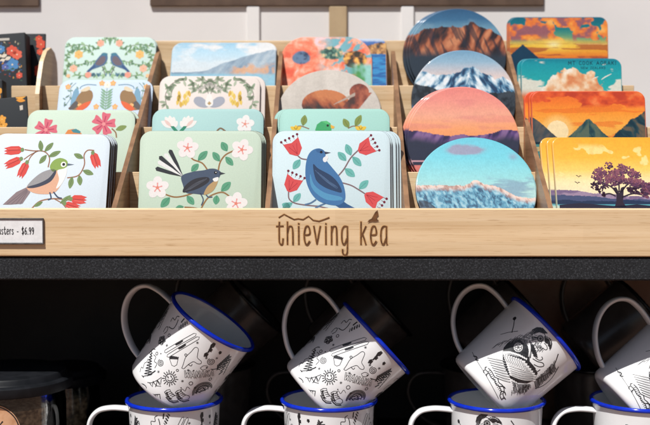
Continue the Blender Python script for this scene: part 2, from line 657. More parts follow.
def paint_coral_dusk(x, t):
    b_ = fbm(x * 1.2, t * 14, 4, 3) - .5
    c = grad(t + .06 * b_, [(0, (238, 136, 126)), (.12, (242, 152, 138)), (.26, (246, 172, 144)), (.40, (252, 166, 112)), (.5, (250, 160, 104))])
    c = mixc(c, C(226, 132, 130), smst(.52, .7, fbm(x * 1.5, t * 16, 3, 6)) * .4)
    h = .40 + .055 * smst(-1, -.2, x) - .05 * smst(.15, .8, x) - .05 * (ridge1(x * 4, 4) - .5)
    f = fbm(x * 9 + 9 * t, t * 8, 3, 2)
    mc = grad(f, [(.35, (56, 46, 84)), (.5, (96, 68, 124)), (.68, (138, 104, 150))])
    mc = mixc(mc, C(50, 54, 74), smst(.02, .11, t - h))
    c = np.where((t > h)[:, None], mc, c)
    c = np.where(((t > .68) & (t < .69))[:, None], C(220, 170, 180), c)
    return np.where((t > .72)[:, None], C(226, 128, 120), c)


def paint_aqua_peak(x, t):
    c = grad(t, [(0, (98, 190, 210)), (.2, (112, 200, 214)), (.4, (146, 208, 210)), (.5, (168, 206, 204))])
    d = fbm(x * 5, t * 16, 4, 5)
    m = np.exp(-((x - (-.15)) / .30) ** 2 - ((t - .12) / .05) ** 2)
    c = mixc(c, C(150, 138, 164), np.clip(smst(.3, .75, d * .7 + m * .62) * smst(.08, .5, m) * 1.0, 0, .85))
    m2 = np.exp(-((x - .66) / .07) ** 2 - ((t - .19) / .03) ** 2)
    c = mixc(c, C(142, 150, 176), m2 * .7)
    bd = fbm(x * 2.2, t * 22, 4, 9)
    c = mixc(c, C(126, 158, 178), smst(.42, .62, bd) * smst(.36, .42, t) * .85)
    h = .47 - .05 * np.exp(-((x - .0) / .12) ** 2) + .12 * smst(.15, .9, x) - .05 * (ridge1(x * 5, 6) - .5) - .01
    f = fbm(x * 24 - 16 * t, t * 34, 5, 7)
    mc = grad(f, [(.30, (44, 84, 114)), (.45, (82, 140, 168)), (.56, (112, 170, 192)), (.74, (166, 200, 210))])
    lit = smst(.065, .015, t - h + .05 * (f - .5))
    mc = mixc(mc, grad(f, [(.35, (170, 132, 122)), (.6, (232, 202, 188))]), lit)
    c = np.where((t > h)[:, None], mc, c)
    df = .60 + .16 * smst(-.9, -.4, x) + .2 * smst(-.4, .2, x)
    return np.where((t > df)[:, None], grad(f, [(.35, (24, 44, 62)), (.65, (70, 98, 120))]), c)


def paint_sunset_clouds(x, t):
    c = grad(t, [(0, (14, 100, 126)), (.12, (24, 128, 132)), (.22, (96, 164, 122)), (.3, (246, 190, 60)), (.4, (240, 132, 46))])
    n = fbm(x * 3.0 + .8 * fbm(x * 5, t * 8, 2, 3), t * 7.5, 4, 4)
    cl = smst(.475, .492, n + .05 * smst(.2, .9, np.abs(x)))
    cl = cl * smst(.27, .22, t)
    cc = grad(fbm(x * 5, t * 12, 3, 2), [(.35, (156, 96, 104)), (.45, (236, 124, 60)), (.6, (250, 158, 66)), (.75, (252, 184, 100))])
    c = mixc(c, cc, cl)
    g = np.exp(-((x + .1) / .42) ** 2 - ((t - .285) / .055) ** 2)
    c = mixc(c, C(255, 214, 84), np.clip(g * 1.1, 0, 1))
    g = np.exp(-((x + .1) / .12) ** 2 - ((t - .28) / .03) ** 2)
    c = mixc(c, C(255, 240, 170), np.clip(g, 0, 1))
    st = smst(.5, .56, fbm(x * 1.6, t * 34, 3, 7)) * smst(.26, .29, t)
    c = mixc(c, C(176, 82, 50), st * .8)
    c = np.where(((t > .275) & (t < .283) & (x > .35))[:, None], C(250, 200, 130), c)
    h = .42 - .14 * np.clip(1 - np.abs(x + .72) / .32, 0, 1)
    return np.where((t > h)[:, None], C(20, 62, 88), c)


def paint_teal_sky(x, t):
    c = grad(t, [(0, (16, 128, 150)), (.06, (22, 156, 168)), (.3, (40, 178, 176)), (.5, (110, 196, 180))])
    n = fbm(x * 5.5, t * 11, 4, 6)
    top = .085 + .20 * np.abs((x - .02) / .62) ** 2.2
    cum = smst(0, .012, t - top - .26 * (n - .5)) * smst(.78, .66, np.abs(x - .08))
    sh = fbm(x * 5 + 2, t * 10, 3, 4)
    cc = grad(sh - .5 * (x + .05) * .35 - .4 * (t - .2), [(.30, (226, 142, 92)), (.45, (242, 186, 138)), (.58, (250, 222, 188)), (.72, (250, 240, 222))])
    c = mixc(c, cc, cum)
    side = smst(.50, .56, fbm(x * 2, t * 14, 4, 2) + .5 * smst(.06, .3, np.abs(t - .02)) * smst(.55, .95, np.abs(x)) - .1)
    c = mixc(c, C(238, 232, 214), side * smst(.5, .62, np.abs(x)) * .9)
    return mixc(c, C(226, 120, 60), smst(.30, .40, t) * smst(-.4, -.9, x))


def paint_orange_lake(x, t):
    c = grad(t, [(0, (238, 104, 44)), (.1, (246, 126, 44)), (.2, (252, 156, 52)), (.32, (252, 178, 74))])
    n = fbm(x * 2.2, t * 10, 4, 3)
    cl = smst(.5, .53, n + .18 * smst(.12, .0, t)) * smst(.17, .12, t)
    c = mixc(c, grad(fbm(x * 5, t * 14, 3, 8), [(.35, (196, 66, 40)), (.55, (232, 92, 44)), (.75, (246, 130, 70))]), cl)
    st = smst(.52, .56, fbm(x * 1.3, t * 26, 3, 9)) * smst(.1, .14, t)
    c = mixc(c, C(236, 112, 40), st * .6)
    d = np.hypot((x + .55) * .5, t - .36)
    c = mixc(c, C(255, 196, 110), smst(.17, .10, d))
    c = np.where((d < .095)[:, None], C(255, 228, 176), c)
    h2 = .22 + .24 * smst(-1.1, -.35, x)
    c = np.where((t > h2)[:, None], mixc(C(66, 76, 82), C(120, 104, 92), smst(.3, .6, fbm(x * 8 + 8 * t, t * 6, 3, 3)) * .5), c)
    h1 = .47 - .225 * np.exp(-np.abs(x + .02 + .05 * (ridge1(x * 6, 3) - .5)) ** 1.45 / .17) - .07 * (ridge1(x * 6, 7) - .5)
    f = fbm(x * 9 - 12 * t * np.sign(x) + 2 * fbm(x * 4, t * 6, 2, 3), t * 9, 4, 5)
    c = np.where((t > h1)[:, None], grad(f + .3 * (x < 0) * .3, [(.35, (26, 58, 70)), (.5, (48, 84, 86)), (.66, (92, 108, 92))]), c)
    h3 = .47 - .31 * smst(.05, 1.15, x) - .09 * (ridge1(x * 5, 2) - .5)
    c = np.where((t > h3)[:, None], grad(f, [(.38, (20, 52, 66)), (.52, (36, 70, 78)), (.66, (112, 96, 76))]), c)
    c = np.where((t > .455)[:, None], grad(fbm(x * 2, t * 40, 2, 4), [(.4, (84, 150, 146)), (.5, (60, 128, 132)), (.62, (246, 206, 130))]), c)
    return np.where(((t > .455) & (t < .475) & (x < -.25))[:, None], C(22, 48, 60), c)


def paint_yellow_tree(x, t):
    c = grad(t, [(0, (244, 172, 42)), (.2, (248, 184, 60)), (.32, (250, 206, 104)), (.42, (248, 226, 170)), (.6, (244, 226, 196))])
    n = fbm(x * 2.6, t * 7, 4, 2)
    cl = smst(.53, .56, n) * smst(.05, .12, t) * smst(.44, .36, t)
    c = mixc(c, C(252, 226, 150), cl * .8)
    c = mixc(c, C(236, 160, 40), smst(.56, .66, fbm(x * 9, t * 18, 3, 6)) * .25 * smst(.3, .2, t))
    h = .50 + .06 * smst(-.9, .2, x) - .06 * (ridge1(x * 2.5, 4) - .5)
    c = np.where((t > h)[:, None], mixc(C(158, 134, 158), C(120, 98, 132), smst(.4, .6, fbm(x * 6, t * 16, 3, 3))), c)
    h = .55 + .04 * smst(-.9, .2, x) - .05 * (ridge1(x * 3.4, 9) - .5)
    c = np.where((t > h)[:, None], C(66, 76, 112), c)
    h = .60 - .03 * (ridge1(x * 5, 3) - .5)
    c = np.where((t > h)[:, None], C(28, 46, 78), c)
    return np.where((t > .635)[:, None], grad(fbm(x * 2, t * 50, 2, 5), [(.4, (84, 164, 176)), (.55, (120, 190, 190)), (.65, (200, 214, 196))]), c)


def paint_lake_mist(x, t):
    c = grad(t, [(0, (142, 188, 214)), (.12, (176, 208, 224)), (.3, (206, 214, 218))])
    cl = smst(.42, .62, fbm(x * 2, t * 9, 4, 5))
    c = mixc(c, C(236, 228, 222), cl * .75 * smst(.3, .1, t))
    h = .34 - .24 * smst(-.6, .9, x) - .07 * (ridge1(x * 3, 4) - .5)
    f = fbm(x * 5 + 6 * t, t * 5, 4, 2)
    c = np.where((t > h)[:, None], grad(f, [(.3, (116, 138, 158)), (.5, (146, 166, 182)), (.7, (178, 190, 198))]), c)
    h = .40 - .16 * smst(.1, .9, x) - .07 * (ridge1(x * 4, 7) - .5)
    c = np.where((t > h)[:, None], grad(f, [(.35, (120, 146, 168)), (.65, (164, 178, 188))]), c)
    o = smst(.44, .66, fbm(x * 7, t * 14, 4, 8)) * smst(.0, .3, x) * smst(.22, .28, t)
    c = mixc(c, C(214, 158, 112), o * .85)
    return mixc(c, C(130, 186, 208), smst(.34, .38, t) * .85)


def paint_bright_trees(x, t):
    n = fbm(x * 4.2 + 1.6 * fbm(x * 6, t * 9, 2, 2), t * 9, 5, 3)
    c = grad(n, [(.25, (234, 96, 66)), (.42, (244, 138, 104)), (.55, (250, 178, 150)), (.72, (240, 210, 214))])
    r = fbm(x * 6.4 + 6 * t, t * 12.8, 4, 6)
    c = mixc(c, C(86, 176, 190), smst(.44, .52, r + .22 * np.exp(-((x - .42) / .25) ** 2 - ((t - .13) / .12) ** 2) - .06) * smst(-.3, .2, x) * .9)
    d = np.exp(-((x + .55) / .24) ** 2 - ((t - .25) / .10) ** 2)
    c = mixc(c, grad(fbm(x * 12, t * 22, 3, 2), [(.35, (40, 58, 92)), (.6, (96, 124, 156))]), smst(.42, .56, d + .3 * (n - .5)))
    d = np.exp(-((x - .12) / .30) ** 2 - ((t - .2) / .09) ** 2)
    c = mixc(c, grad(fbm(x * 12, t * 20, 3, 5), [(.35, (38, 74, 70)), (.52, (90, 140, 122)), (.68, (226, 196, 150))]), smst(.42, .58, d + .35 * (r - .5)))
    d = np.exp(-((x - .62) / .30) ** 2 - ((t - .27) / .12) ** 2)
    c = mixc(c, grad(fbm(x * 9, t * 18, 3, 7), [(.35, (56, 46, 34)), (.48, (186, 118, 54)), (.66, (240, 184, 92))]), smst(.4, .52, d + .25 * (n - .5)))
    return mixc(c, grad(fbm(x * 8, t * 10, 2, 9), [(.35, (70, 150, 80)), (.65, (150, 206, 196))]), smst(.3, .36, t) * smst(.45, .7, x))


def paint_blue_bay(x, t):
    c = grad(t + .05 * fbm(x * 3, t * 8, 3, 3), [(0, (150, 188, 222)), (.06, (196, 208, 226)), (.1, (70, 112, 178)), (.16, (52, 96, 160)), (.2, (120, 160, 190))])
    h = .17 - .10 * smst(.1, .9, x) - .08 * (ridge1(x * 4, 5) - .5)
    c = np.where(((t > h) & (t < .31))[:, None], grad(fbm(x * 7, t * 14, 3, 4), [(.32, (62, 56, 54)), (.48, (156, 108, 66)), (.66, (214, 164, 100))]), c)
    return np.where((t >= .31)[:, None], grad(fbm(x * 3, t * 30, 3, 4), [(.35, (18, 92, 160)), (.6, (46, 140, 196))]), c)


def paint_linen(x, t):
    n = fbm(x * 5, t * 4, 3, 3)
    c = grad(n, [(.3, (188, 179, 169)), (.7, (202, 193, 183))])
    # the plump brown bird, brush strokes along its back
    bx, bt = x + .07, t - .40
    body = bx ** 2 / .46 ** 2 + (bt / .165) ** 2
    a = np.arctan2(bt, bx)
    f = .6 * fbm(x * 9 - 8 * t, t * 9, 4, 4) + .4 * smst(.3, .1, t - .2)
    bc = grad(f, [(.28, (38, 18, 14)), (.42, (104, 44, 22)), (.56, (160, 78, 38)), (.72, (190, 112, 62))])
    c = np.where((body < 1)[:, None], bc, c)
    hx, ht = x - .58, t - .265
    head = (hx / .19) ** 2 + (ht / .10) ** 2
    neck = (np.abs(x - .50 + 1.4 * (t - .38)) < .17) & (t > .27) & (t < .5)
    hc = grad(fbm(x * 6, t * 9, 4, 8), [(.3, (58, 22, 16)), (.5, (122, 48, 28)), (.7, (164, 84, 56))])
    c = np.where(((head < 1) | neck)[:, None], hc, c)
    # long pale bill across the back
    s = (x - .5) / -.42
    bl = np.abs((t - .285) - .12 * s)
    c = np.where(((s > 0) & (s < 1) & (bl < .016 * (1.2 - s)))[:, None], C(168, 150, 136), c)
    return c


# ------------------------------------------------------------------ the printed designs
def art_waxeye():
    a = Art(3.693, 0, 100, (222, 234, 243))
    BR, RD, GR, DG = (158, 112, 84), (222, 74, 66), (122, 146, 92), (150, 48, 50)
    a.stroke([(78, 186), (110, 190), (150, 192), (172, 215), (170, 250)], 4.5, BR)
    a.stroke([(128, 190), (100, 205), (78, 222)], 4, BR)
    a.stroke([(118, 194), (100, 215), (92, 240)], 4, BR)
    a.stroke([(335, 186), (312, 186), (300, 205), (304, 240), (285, 280), (245, 290)], 4.5, BR)
    a.stroke([(122, 405), (150, 378), (200, 368), (260, 372), (310, 368)], 5, BR)
    a.stroke([(205, 370), (232, 385), (250, 404)], 4, BR)
    for x0, y0, x1, y1, w in ((140, 192, 132, 150, 19), (152, 192, 182, 158, 19), (168, 212, 212, 190, 19), (160, 205, 136, 238, 19),
                              (298, 216, 262, 200, 19), (300, 262, 340, 276, 20), (288, 280, 294, 318, 20), (262, 286, 256, 330, 20), (225, 385, 262, 355, 16), (160, 380, 130, 398, 14)):
        a.leaf(x0, y0, x1, y1, w, GR, 2)
        a.stroke([(x0, y0), ((x0 * .3 + x1 * .7), (y0 * .3 + y1 * .7))], 1.6, (88, 112, 66), 3, False)
    for x0, y0, x1, y1, w in ((74, 186, 0, 192, 36), (72, 218, 8, 250, 34), (92, 228, 66, 292, 34), (330, 190, 356, 252, 36), (258, 368, 322, 372, 36), (236, 384, 300, 402, 26)):
        dx, dy = x1 - x0, y1 - y0
        L = math.hypot(dx, dy)
        nx, ny = -dy / L, dx / L
        a.poly([(x0, y0), (x0 + dx * .25 + nx * w * .42, y0 + dy * .25 + ny * w * .42), (x0 + dx * .65 + nx * w * .46, y0 + dy * .65 + ny * w * .46),
                (x1 + nx * w * .30, y1 + ny * w * .30), (x0 + dx * .84 + nx * w * .14, y0 + dy * .84 + ny * w * .14), (x1, y1),
                (x0 + dx * .84 - nx * w * .14, y0 + dy * .84 - ny * w * .14), (x1 - nx * w * .30, y1 - ny * w * .30),
                (x0 + dx * .65 - nx * w * .46, y0 + dy * .65 - ny * w * .46), (x0 + dx * .25 - nx * w * .42, y0 + dy * .25 - ny * w * .42)], RD, 3)
        a.stroke([(x0 + dx * .2, y0 + dy * .2), (x0 + dx * .8, y0 + dy * .8)], 2, DG, 4, False)
        a.stroke([(x0 + dx * .3 + nx * 5, y0 + dy * .3 + ny * 5), (x0 + dx * .8 + nx * 8, y0 + dy * .8 + ny * 8)], 1.6, (240, 120, 110), 4, False)
        a.blob(x0 + dx * .08, y0 + dy * .08, 7, 8, GR, 4)
    # the bird
    a.poly([(98, 326), (60, 345), (14, 392), (40, 392), (86, 388), (112, 345)], (142, 124, 128), 4)
    for k in range(4):
        a.stroke([(100, 332 + k * 4), (30 + k * 16, 390)], 1.6, (96, 82, 90), 5, False)
    a.poly([(96, 326), (130, 290), (175, 262), (205, 240), (232, 250), (236, 280), (222, 318), (200, 346), (160, 352), (120, 346)], (228, 176, 146), 5, True)
    a.poly([(206, 262), (236, 250), (240, 275), (226, 312), (206, 330), (214, 296)], (246, 244, 240), 6, True)
    a.poly([(176, 250), (188, 226), (212, 216), (236, 224), (242, 240), (232, 254), (210, 260), (190, 268)], (142, 172, 84), 7, True)
    a.poly([(98, 324), (118, 296), (150, 270), (188, 258), (196, 268), (170, 296), (130, 316)], (158, 156, 158), 7, True)
    a.poly([(98, 326), (140, 312), (175, 292), (198, 262), (200, 276), (184, 304), (150, 322), (116, 330)], (62, 66, 84), 8, True)
    a.blob(226, 240, 10, 10, (246, 246, 240), 8)
    a.blob(227, 240, 5.5, 5.5, (30, 30, 30), 9)
    a.poly([(240, 236), (266, 240), (240, 245)], (96, 112, 128), 8)
    a.stroke([(184, 346), (190, 366), (180, 372)], 5, (52, 70, 100), 6)
    a.stroke([(198, 344), (214, 362), (228, 366)], 5, (52, 70, 100), 6)
    return a


def art_hibiscus():
    a = Art(3.693, 0, 100, (208, 226, 206))
    PK = (226, 106, 124)
    for cx, cy, r in ((164, 112, 44), (378, 90, 46)):
        for k in range(5):
            an = R(72 * k - 90 + 12)
            a.poly([(cx, cy), (cx + r * .6 * math.cos(an - .5), cy + r * .6 * math.sin(an - .5)), (cx + r * math.cos(an - .34), cy + r * math.sin(an - .34)),
                    (cx + r * .9 * math.cos(an), cy + r * .9 * math.sin(an)), (cx + r * math.cos(an + .34), cy + r * math.sin(an + .34)), (cx + r * .6 * math.cos(an + .5), cy + r * .6 * math.sin(an + .5))], PK, 2 + .3 * (k % 3), True)
            a.stroke([(cx, cy), (cx + r * .66 * math.cos(an), cy + r * .66 * math.sin(an))], 5, (188, 62, 92), 4, False, True)
        a.blob(cx, cy, 7, 7, (240, 150, 150), 5)
    a.stroke([(410, 108), (424, 122), (428, 140)], 5, (150, 110, 70), 1)
    a.leaf(424, 112, 464, 98, 20, (132, 152, 84), 2)
    a.poly([(236, 128), (246, 112), (266, 108), (286, 112), (298, 126), (298, 150), (236, 150)], (232, 140, 70), 3)
    a.poly([(258, 112), (276, 108), (294, 118), (292, 126), (266, 122)], (66, 140, 150), 4)
    a.leaf(100, 150, 130, 140, 14, (132, 152, 84), 2)
    return a


def vine_pair(a, x, segs, col, w=4):
    for s in segs:
        a.stroke(s, w, col, 1)


def art_robins():
    a = Art(4.25, 50, 30, (206, 222, 240))
    G = (132, 160, 148)
    rnd = random.Random(3)
    a.stroke([(60, 330), (84, 290), (80, 250), (100, 225)], 3, G)
    a.stroke([(120, 250), (126, 240), (150, 232), (188, 234)], 4, (116, 152, 170), 1)
    for k in range(16):
        x0, y0 = 60 + rnd.random() * 50, 232 + rnd.random() * 90
        an = rnd.random() * 6.28
        a.leaf(x0, y0, x0 + 16 * math.cos(an), y0 + 16 * math.sin(an), 7, G, 1.5)
    a.poly([(86, 320), (92, 270), (104, 248), (116, 262), (118, 300), (106, 336)], (120, 164, 190), 2, True)
    a.poly([(78, 338), (100, 318), (112, 286), (130, 262), (152, 256), (172, 262), (178, 290), (160, 325), (120, 345)], (150, 114, 72), 3, True)
    a.poly([(112, 340), (140, 316), (172, 306), (158, 332), (130, 348)], (226, 96, 46), 4, True)
    a.poly([(80, 340), (104, 306), (118, 316), (104, 340)], (86, 78, 76), 4, True)
    a.poly([(122, 262), (140, 246), (158, 240), (164, 252), (146, 262)], (226, 208, 176), 4, True)
    for cx, cy in ((68, 242), (212, 226), (120, 322), (196, 330)):
        a.flower(cx, cy, 13, (232, 176, 110), (246, 226, 160), 3)
    a.mirror(236)
    a.flower(236, 234, 15, (248, 240, 222), (236, 180, 84), 4)
    for k in range(7):
        y = 262 + 12 * k
        a.leaf(236, y + 8, 210, y - 12, 9, (132, 172, 140), 2)
        a.leaf(236, y + 8, 262, y - 12, 9, (132, 172, 140), 2)
    a.stroke([(236, 250), (236, 345)], 3, (120, 156, 130), 1)
    return a


def art_bluebirds():
    a = Art(4.25, 50, 30, (206, 229, 220))
    G1, G2 = (136, 178, 126), (108, 152, 116)
    rnd = random.Random(5)
    vines = [[(250, 190), (222, 140), (180, 138), (130, 150), (90, 148), (72, 120), (82, 92), (112, 84)], [(76, 70), (120, 62), (170, 70), (200, 82)],
             [(92, 150), (74, 176), (80, 205)], [(112, 84), (150, 84), (180, 98)], [(205, 60), (230, 40), (255, 34)], [(240, 200), (200, 196), (150, 200), (110, 194)]]
    for v in vines:
        a.stroke(v, 3.2, (120, 130, 96), 1)
        for p in catmull(v, False, 4):
            for k in range(2):
                an = rnd.random() * 6.28
                L = 12 + rnd.random() * 9
                a.leaf(p[0], p[1], p[0] + L * math.cos(an), p[1] + L * math.sin(an), 7, rnd.choice((G1, G2, (160, 196, 150))), 1.5)
    for cx, cy, r, c in ((122, 106, 19, (244, 190, 110)), (212, 56, 16, (242, 176, 150)), (104, 168, 17, (242, 186, 158)), (168, 196, 14, (244, 160, 140)), (84, 200, 9, (244, 196, 150))):
        a.flower(cx, cy, r, c, (236, 150, 70), 3, 6)
    for k in range(12):
        x0 = 180 + rnd.random() * 70
        a.leaf(x0, 204, x0 + rnd.uniform(-14, 14), 186, 6, (96, 140, 158), 2)
    a.poly([(160, 182), (186, 152), (206, 120), (224, 102), (242, 106), (246, 126), (236, 150), (212, 162), (190, 170)], (74, 110, 148), 4, True)
    a.poly([(196, 148), (216, 118), (234, 116), (236, 136), (218, 154)], (110, 96, 106), 5, True)
    a.poly([(160, 183), (192, 152), (198, 160), (170, 184)], (46, 84, 134), 5)
    a.poly([(218, 104), (228, 98), (244, 102), (242, 110), (224, 110)], (62, 126, 150), 5.5, True)
    a.stroke([(226, 160), (240, 196)], 3, (90, 80, 80), 3, False)
    a.mirror(252)
    a.leaf(252, 66, 252, 32, 10, G2, 2)
    return a


def art_fantail():
    a = Art(3.694, 130, 100, (205, 223, 204))
    BR, GR, SL = (156, 116, 74), (96, 164, 130), (76, 90, 112)
    for p in ([(218, 205), (232, 222), (265, 235), (285, 260)], [(325, 268), (332, 232), (352, 204), (384, 188)],
              [(126, 350), (165, 362), (205, 357), (246, 342)], [(262, 410), (285, 370), (310, 352), (345, 345), (376, 366)], [(205, 400), (235, 402), (262, 408)]):
        a.stroke(p, 5.5, BR)
    for x0, y0, x1, y1, w in ((250, 225, 284, 190, 26), (226, 266, 252, 238, 24), (357, 190, 336, 156, 27), (330, 228, 304, 194, 25), (352, 212, 380, 244, 24), (338, 340, 372, 306, 28),
                              (212, 358, 238, 390, 25), (148, 364, 116, 400, 28), (322, 356, 318, 390, 25), (200, 398, 170, 404, 18)):
        a.leaf(x0, y0, x1, y1, w, GR, 2)
        a.stroke([(x0, y0), (x0 * .25 + x1 * .75, y0 * .25 + y1 * .75)], 1.8, (66, 128, 100), 3, False)
    for cx, cy, r, ro in ((210, 178, 41, 6), (412, 185, 41, 20), (102, 327, 42, 0), (393, 386, 42, 10)):
        a.flower(cx, cy, r, (246, 240, 238), (236, 140, 120), 3, 5, ro, (238, 164, 160))
    for k, (ex, ey, c) in enumerate(((146, 190, (52, 54, 60)), (129, 204, (240, 240, 238)), (110, 214, (52, 54, 60)), (106, 232, (240, 240, 238)), (98, 256, (52, 54, 60)))):
        dx, dy = ex - 197, ey - 287
        L = math.hypot(dx, dy)
        nx, ny = -dy / L, dx / L
        a.poly([(197, 287), (197 + dx * .5 + nx * 6, 287 + dy * .5 + ny * 6), (ex + nx * 8, ey + ny * 8), (ex + dx * .06, ey + dy * .06), (ex - nx * 8, ey - ny * 8), (197 + dx * .5 - nx * 6, 287 + dy * .5 - ny * 6)], c, 4 + .3 * k, False)
    a.poly([(190, 284), (230, 268), (272, 262), (296, 256), (318, 258), (336, 270), (332, 284), (322, 302), (308, 332), (280, 352), (240, 350), (208, 346), (196, 318)], SL, 6, True)
    a.poly([(274, 354), (286, 324), (312, 302), (326, 296), (320, 318), (304, 342)], (190, 158, 112), 7, True)
    a.poly([(196, 344), (206, 318), (240, 294), (286, 288), (292, 304), (262, 326), (226, 340)], (50, 50, 58), 7, True)
    for k in range(4):
        a.stroke([(204 + k * 6, 340 - k * 2), (240 + k * 12, 312 - k * 4), (284, 292)], 1.5, (92, 96, 108), 8)
    a.poly([(306, 294), (326, 288), (324, 302), (312, 304)], (244, 244, 240), 8, True)
    a.poly([(330, 268), (352, 274), (331, 280)], (58, 62, 72), 7)
    a.blob(316, 271, 6, 6, (24, 26, 30), 8)
    a.blob(317, 270, 2, 2, (240, 240, 240), 9)
    a.stroke([(262, 350), (272, 372), (266, 392)], 4.5, SL, 6)
    a.stroke([(280, 350), (290, 362), (304, 362)], 4.5, SL, 6)
    return a


def art_magnolia():
    a = Art(3.694, 130, 100, (176, 214, 210))
    for cx, s in ((146, 1), (210, -1)):
        for k in (-1.1, -.5, 0, .5, 1.1):
            a.leaf(cx + 8 * s, 104, cx + 34 * math.sin(k) - 4 * s, 104 - 46 * math.cos(k * .9), 22, (246, 242, 236), 2 + .1 * k)
        a.leaf(cx + 4 * s, 100, cx - 22 * s, 74, 12, (238, 206, 196), 3)
        a.poly([(cx, 98), (cx + 14 * s, 98), (cx + 30 * s, 116), (cx + 18 * s, 120)], (46, 140, 110), 3)
    a.flower(424, 90, 34, (246, 242, 238), (236, 150, 130), 3, 5, 8, (238, 180, 170))
    a.stroke([(316, 122), (332, 106), (350, 116)], 6, (130, 104, 76), 2)
    a.flower(330, 150, 30, (246, 242, 238), (236, 150, 130), 2)
    return a


def art_kowhai():
    a = Art(4.25, 150, 30, (232, 220, 212))
    G, Y = (158, 172, 146), (232, 196, 90)
    rnd = random.Random(9)
    for v in ([(70, 320), (64, 280), (80, 240), (110, 218), (150, 214)], [(252, 262), (226, 240), (206, 256), (186, 246), (184, 222)], [(96, 240), (84, 300)], [(252, 232), (240, 216), (214, 214)]):
        a.stroke(v, 3, (120, 112, 104), 1)
        for p in catmull(v, False, 3):
            for k in range(2):
                an = rnd.random() * 6.28
                L = 18 + rnd.random() * 14
                a.leaf(p[0], p[1], p[0] + L * math.cos(an), p[1] + L * math.sin(an), 11, rnd.choice((G, (140, 160, 130), (178, 188, 164))), 1.5)
    for k in range(13):
        cx, cy = 146 + rnd.uniform(-30, 30), 296 + rnd.uniform(-26, 32)
        a.leaf(cx, cy - 12, cx + rnd.uniform(-6, 6), cy + 16, 13, rnd.choice((Y, (240, 212, 120), (220, 176, 70))), 2.5)
    for k in range(8):
        x0 = 196 + 8 * k
        a.leaf(x0, 250 - 4 * k, x0 + 14, 262 - 4 * k, 8, (190, 186, 176), 2)
    a.poly([(252, 322), (222, 290), (194, 288), (186, 308), (206, 328), (236, 334)], (164, 168, 180), 3, True)
    a.mirror(252)
    a.poly([(236, 320), (240, 288), (252, 270), (264, 288), (268, 320), (252, 330)], (240, 236, 230), 4, True)
    a.poly([(244, 316), (252, 306), (262, 316), (252, 324)], (180, 150, 100), 5)
    a.stroke([(240, 250), (252, 280), (266, 250)], 2.2, (110, 104, 100), 3)
    a.stroke([(228, 232), (244, 262)], 2, (110, 104, 100), 3)
    a.stroke([(276, 232), (260, 262)], 2, (110, 104, 100), 3)
    return a


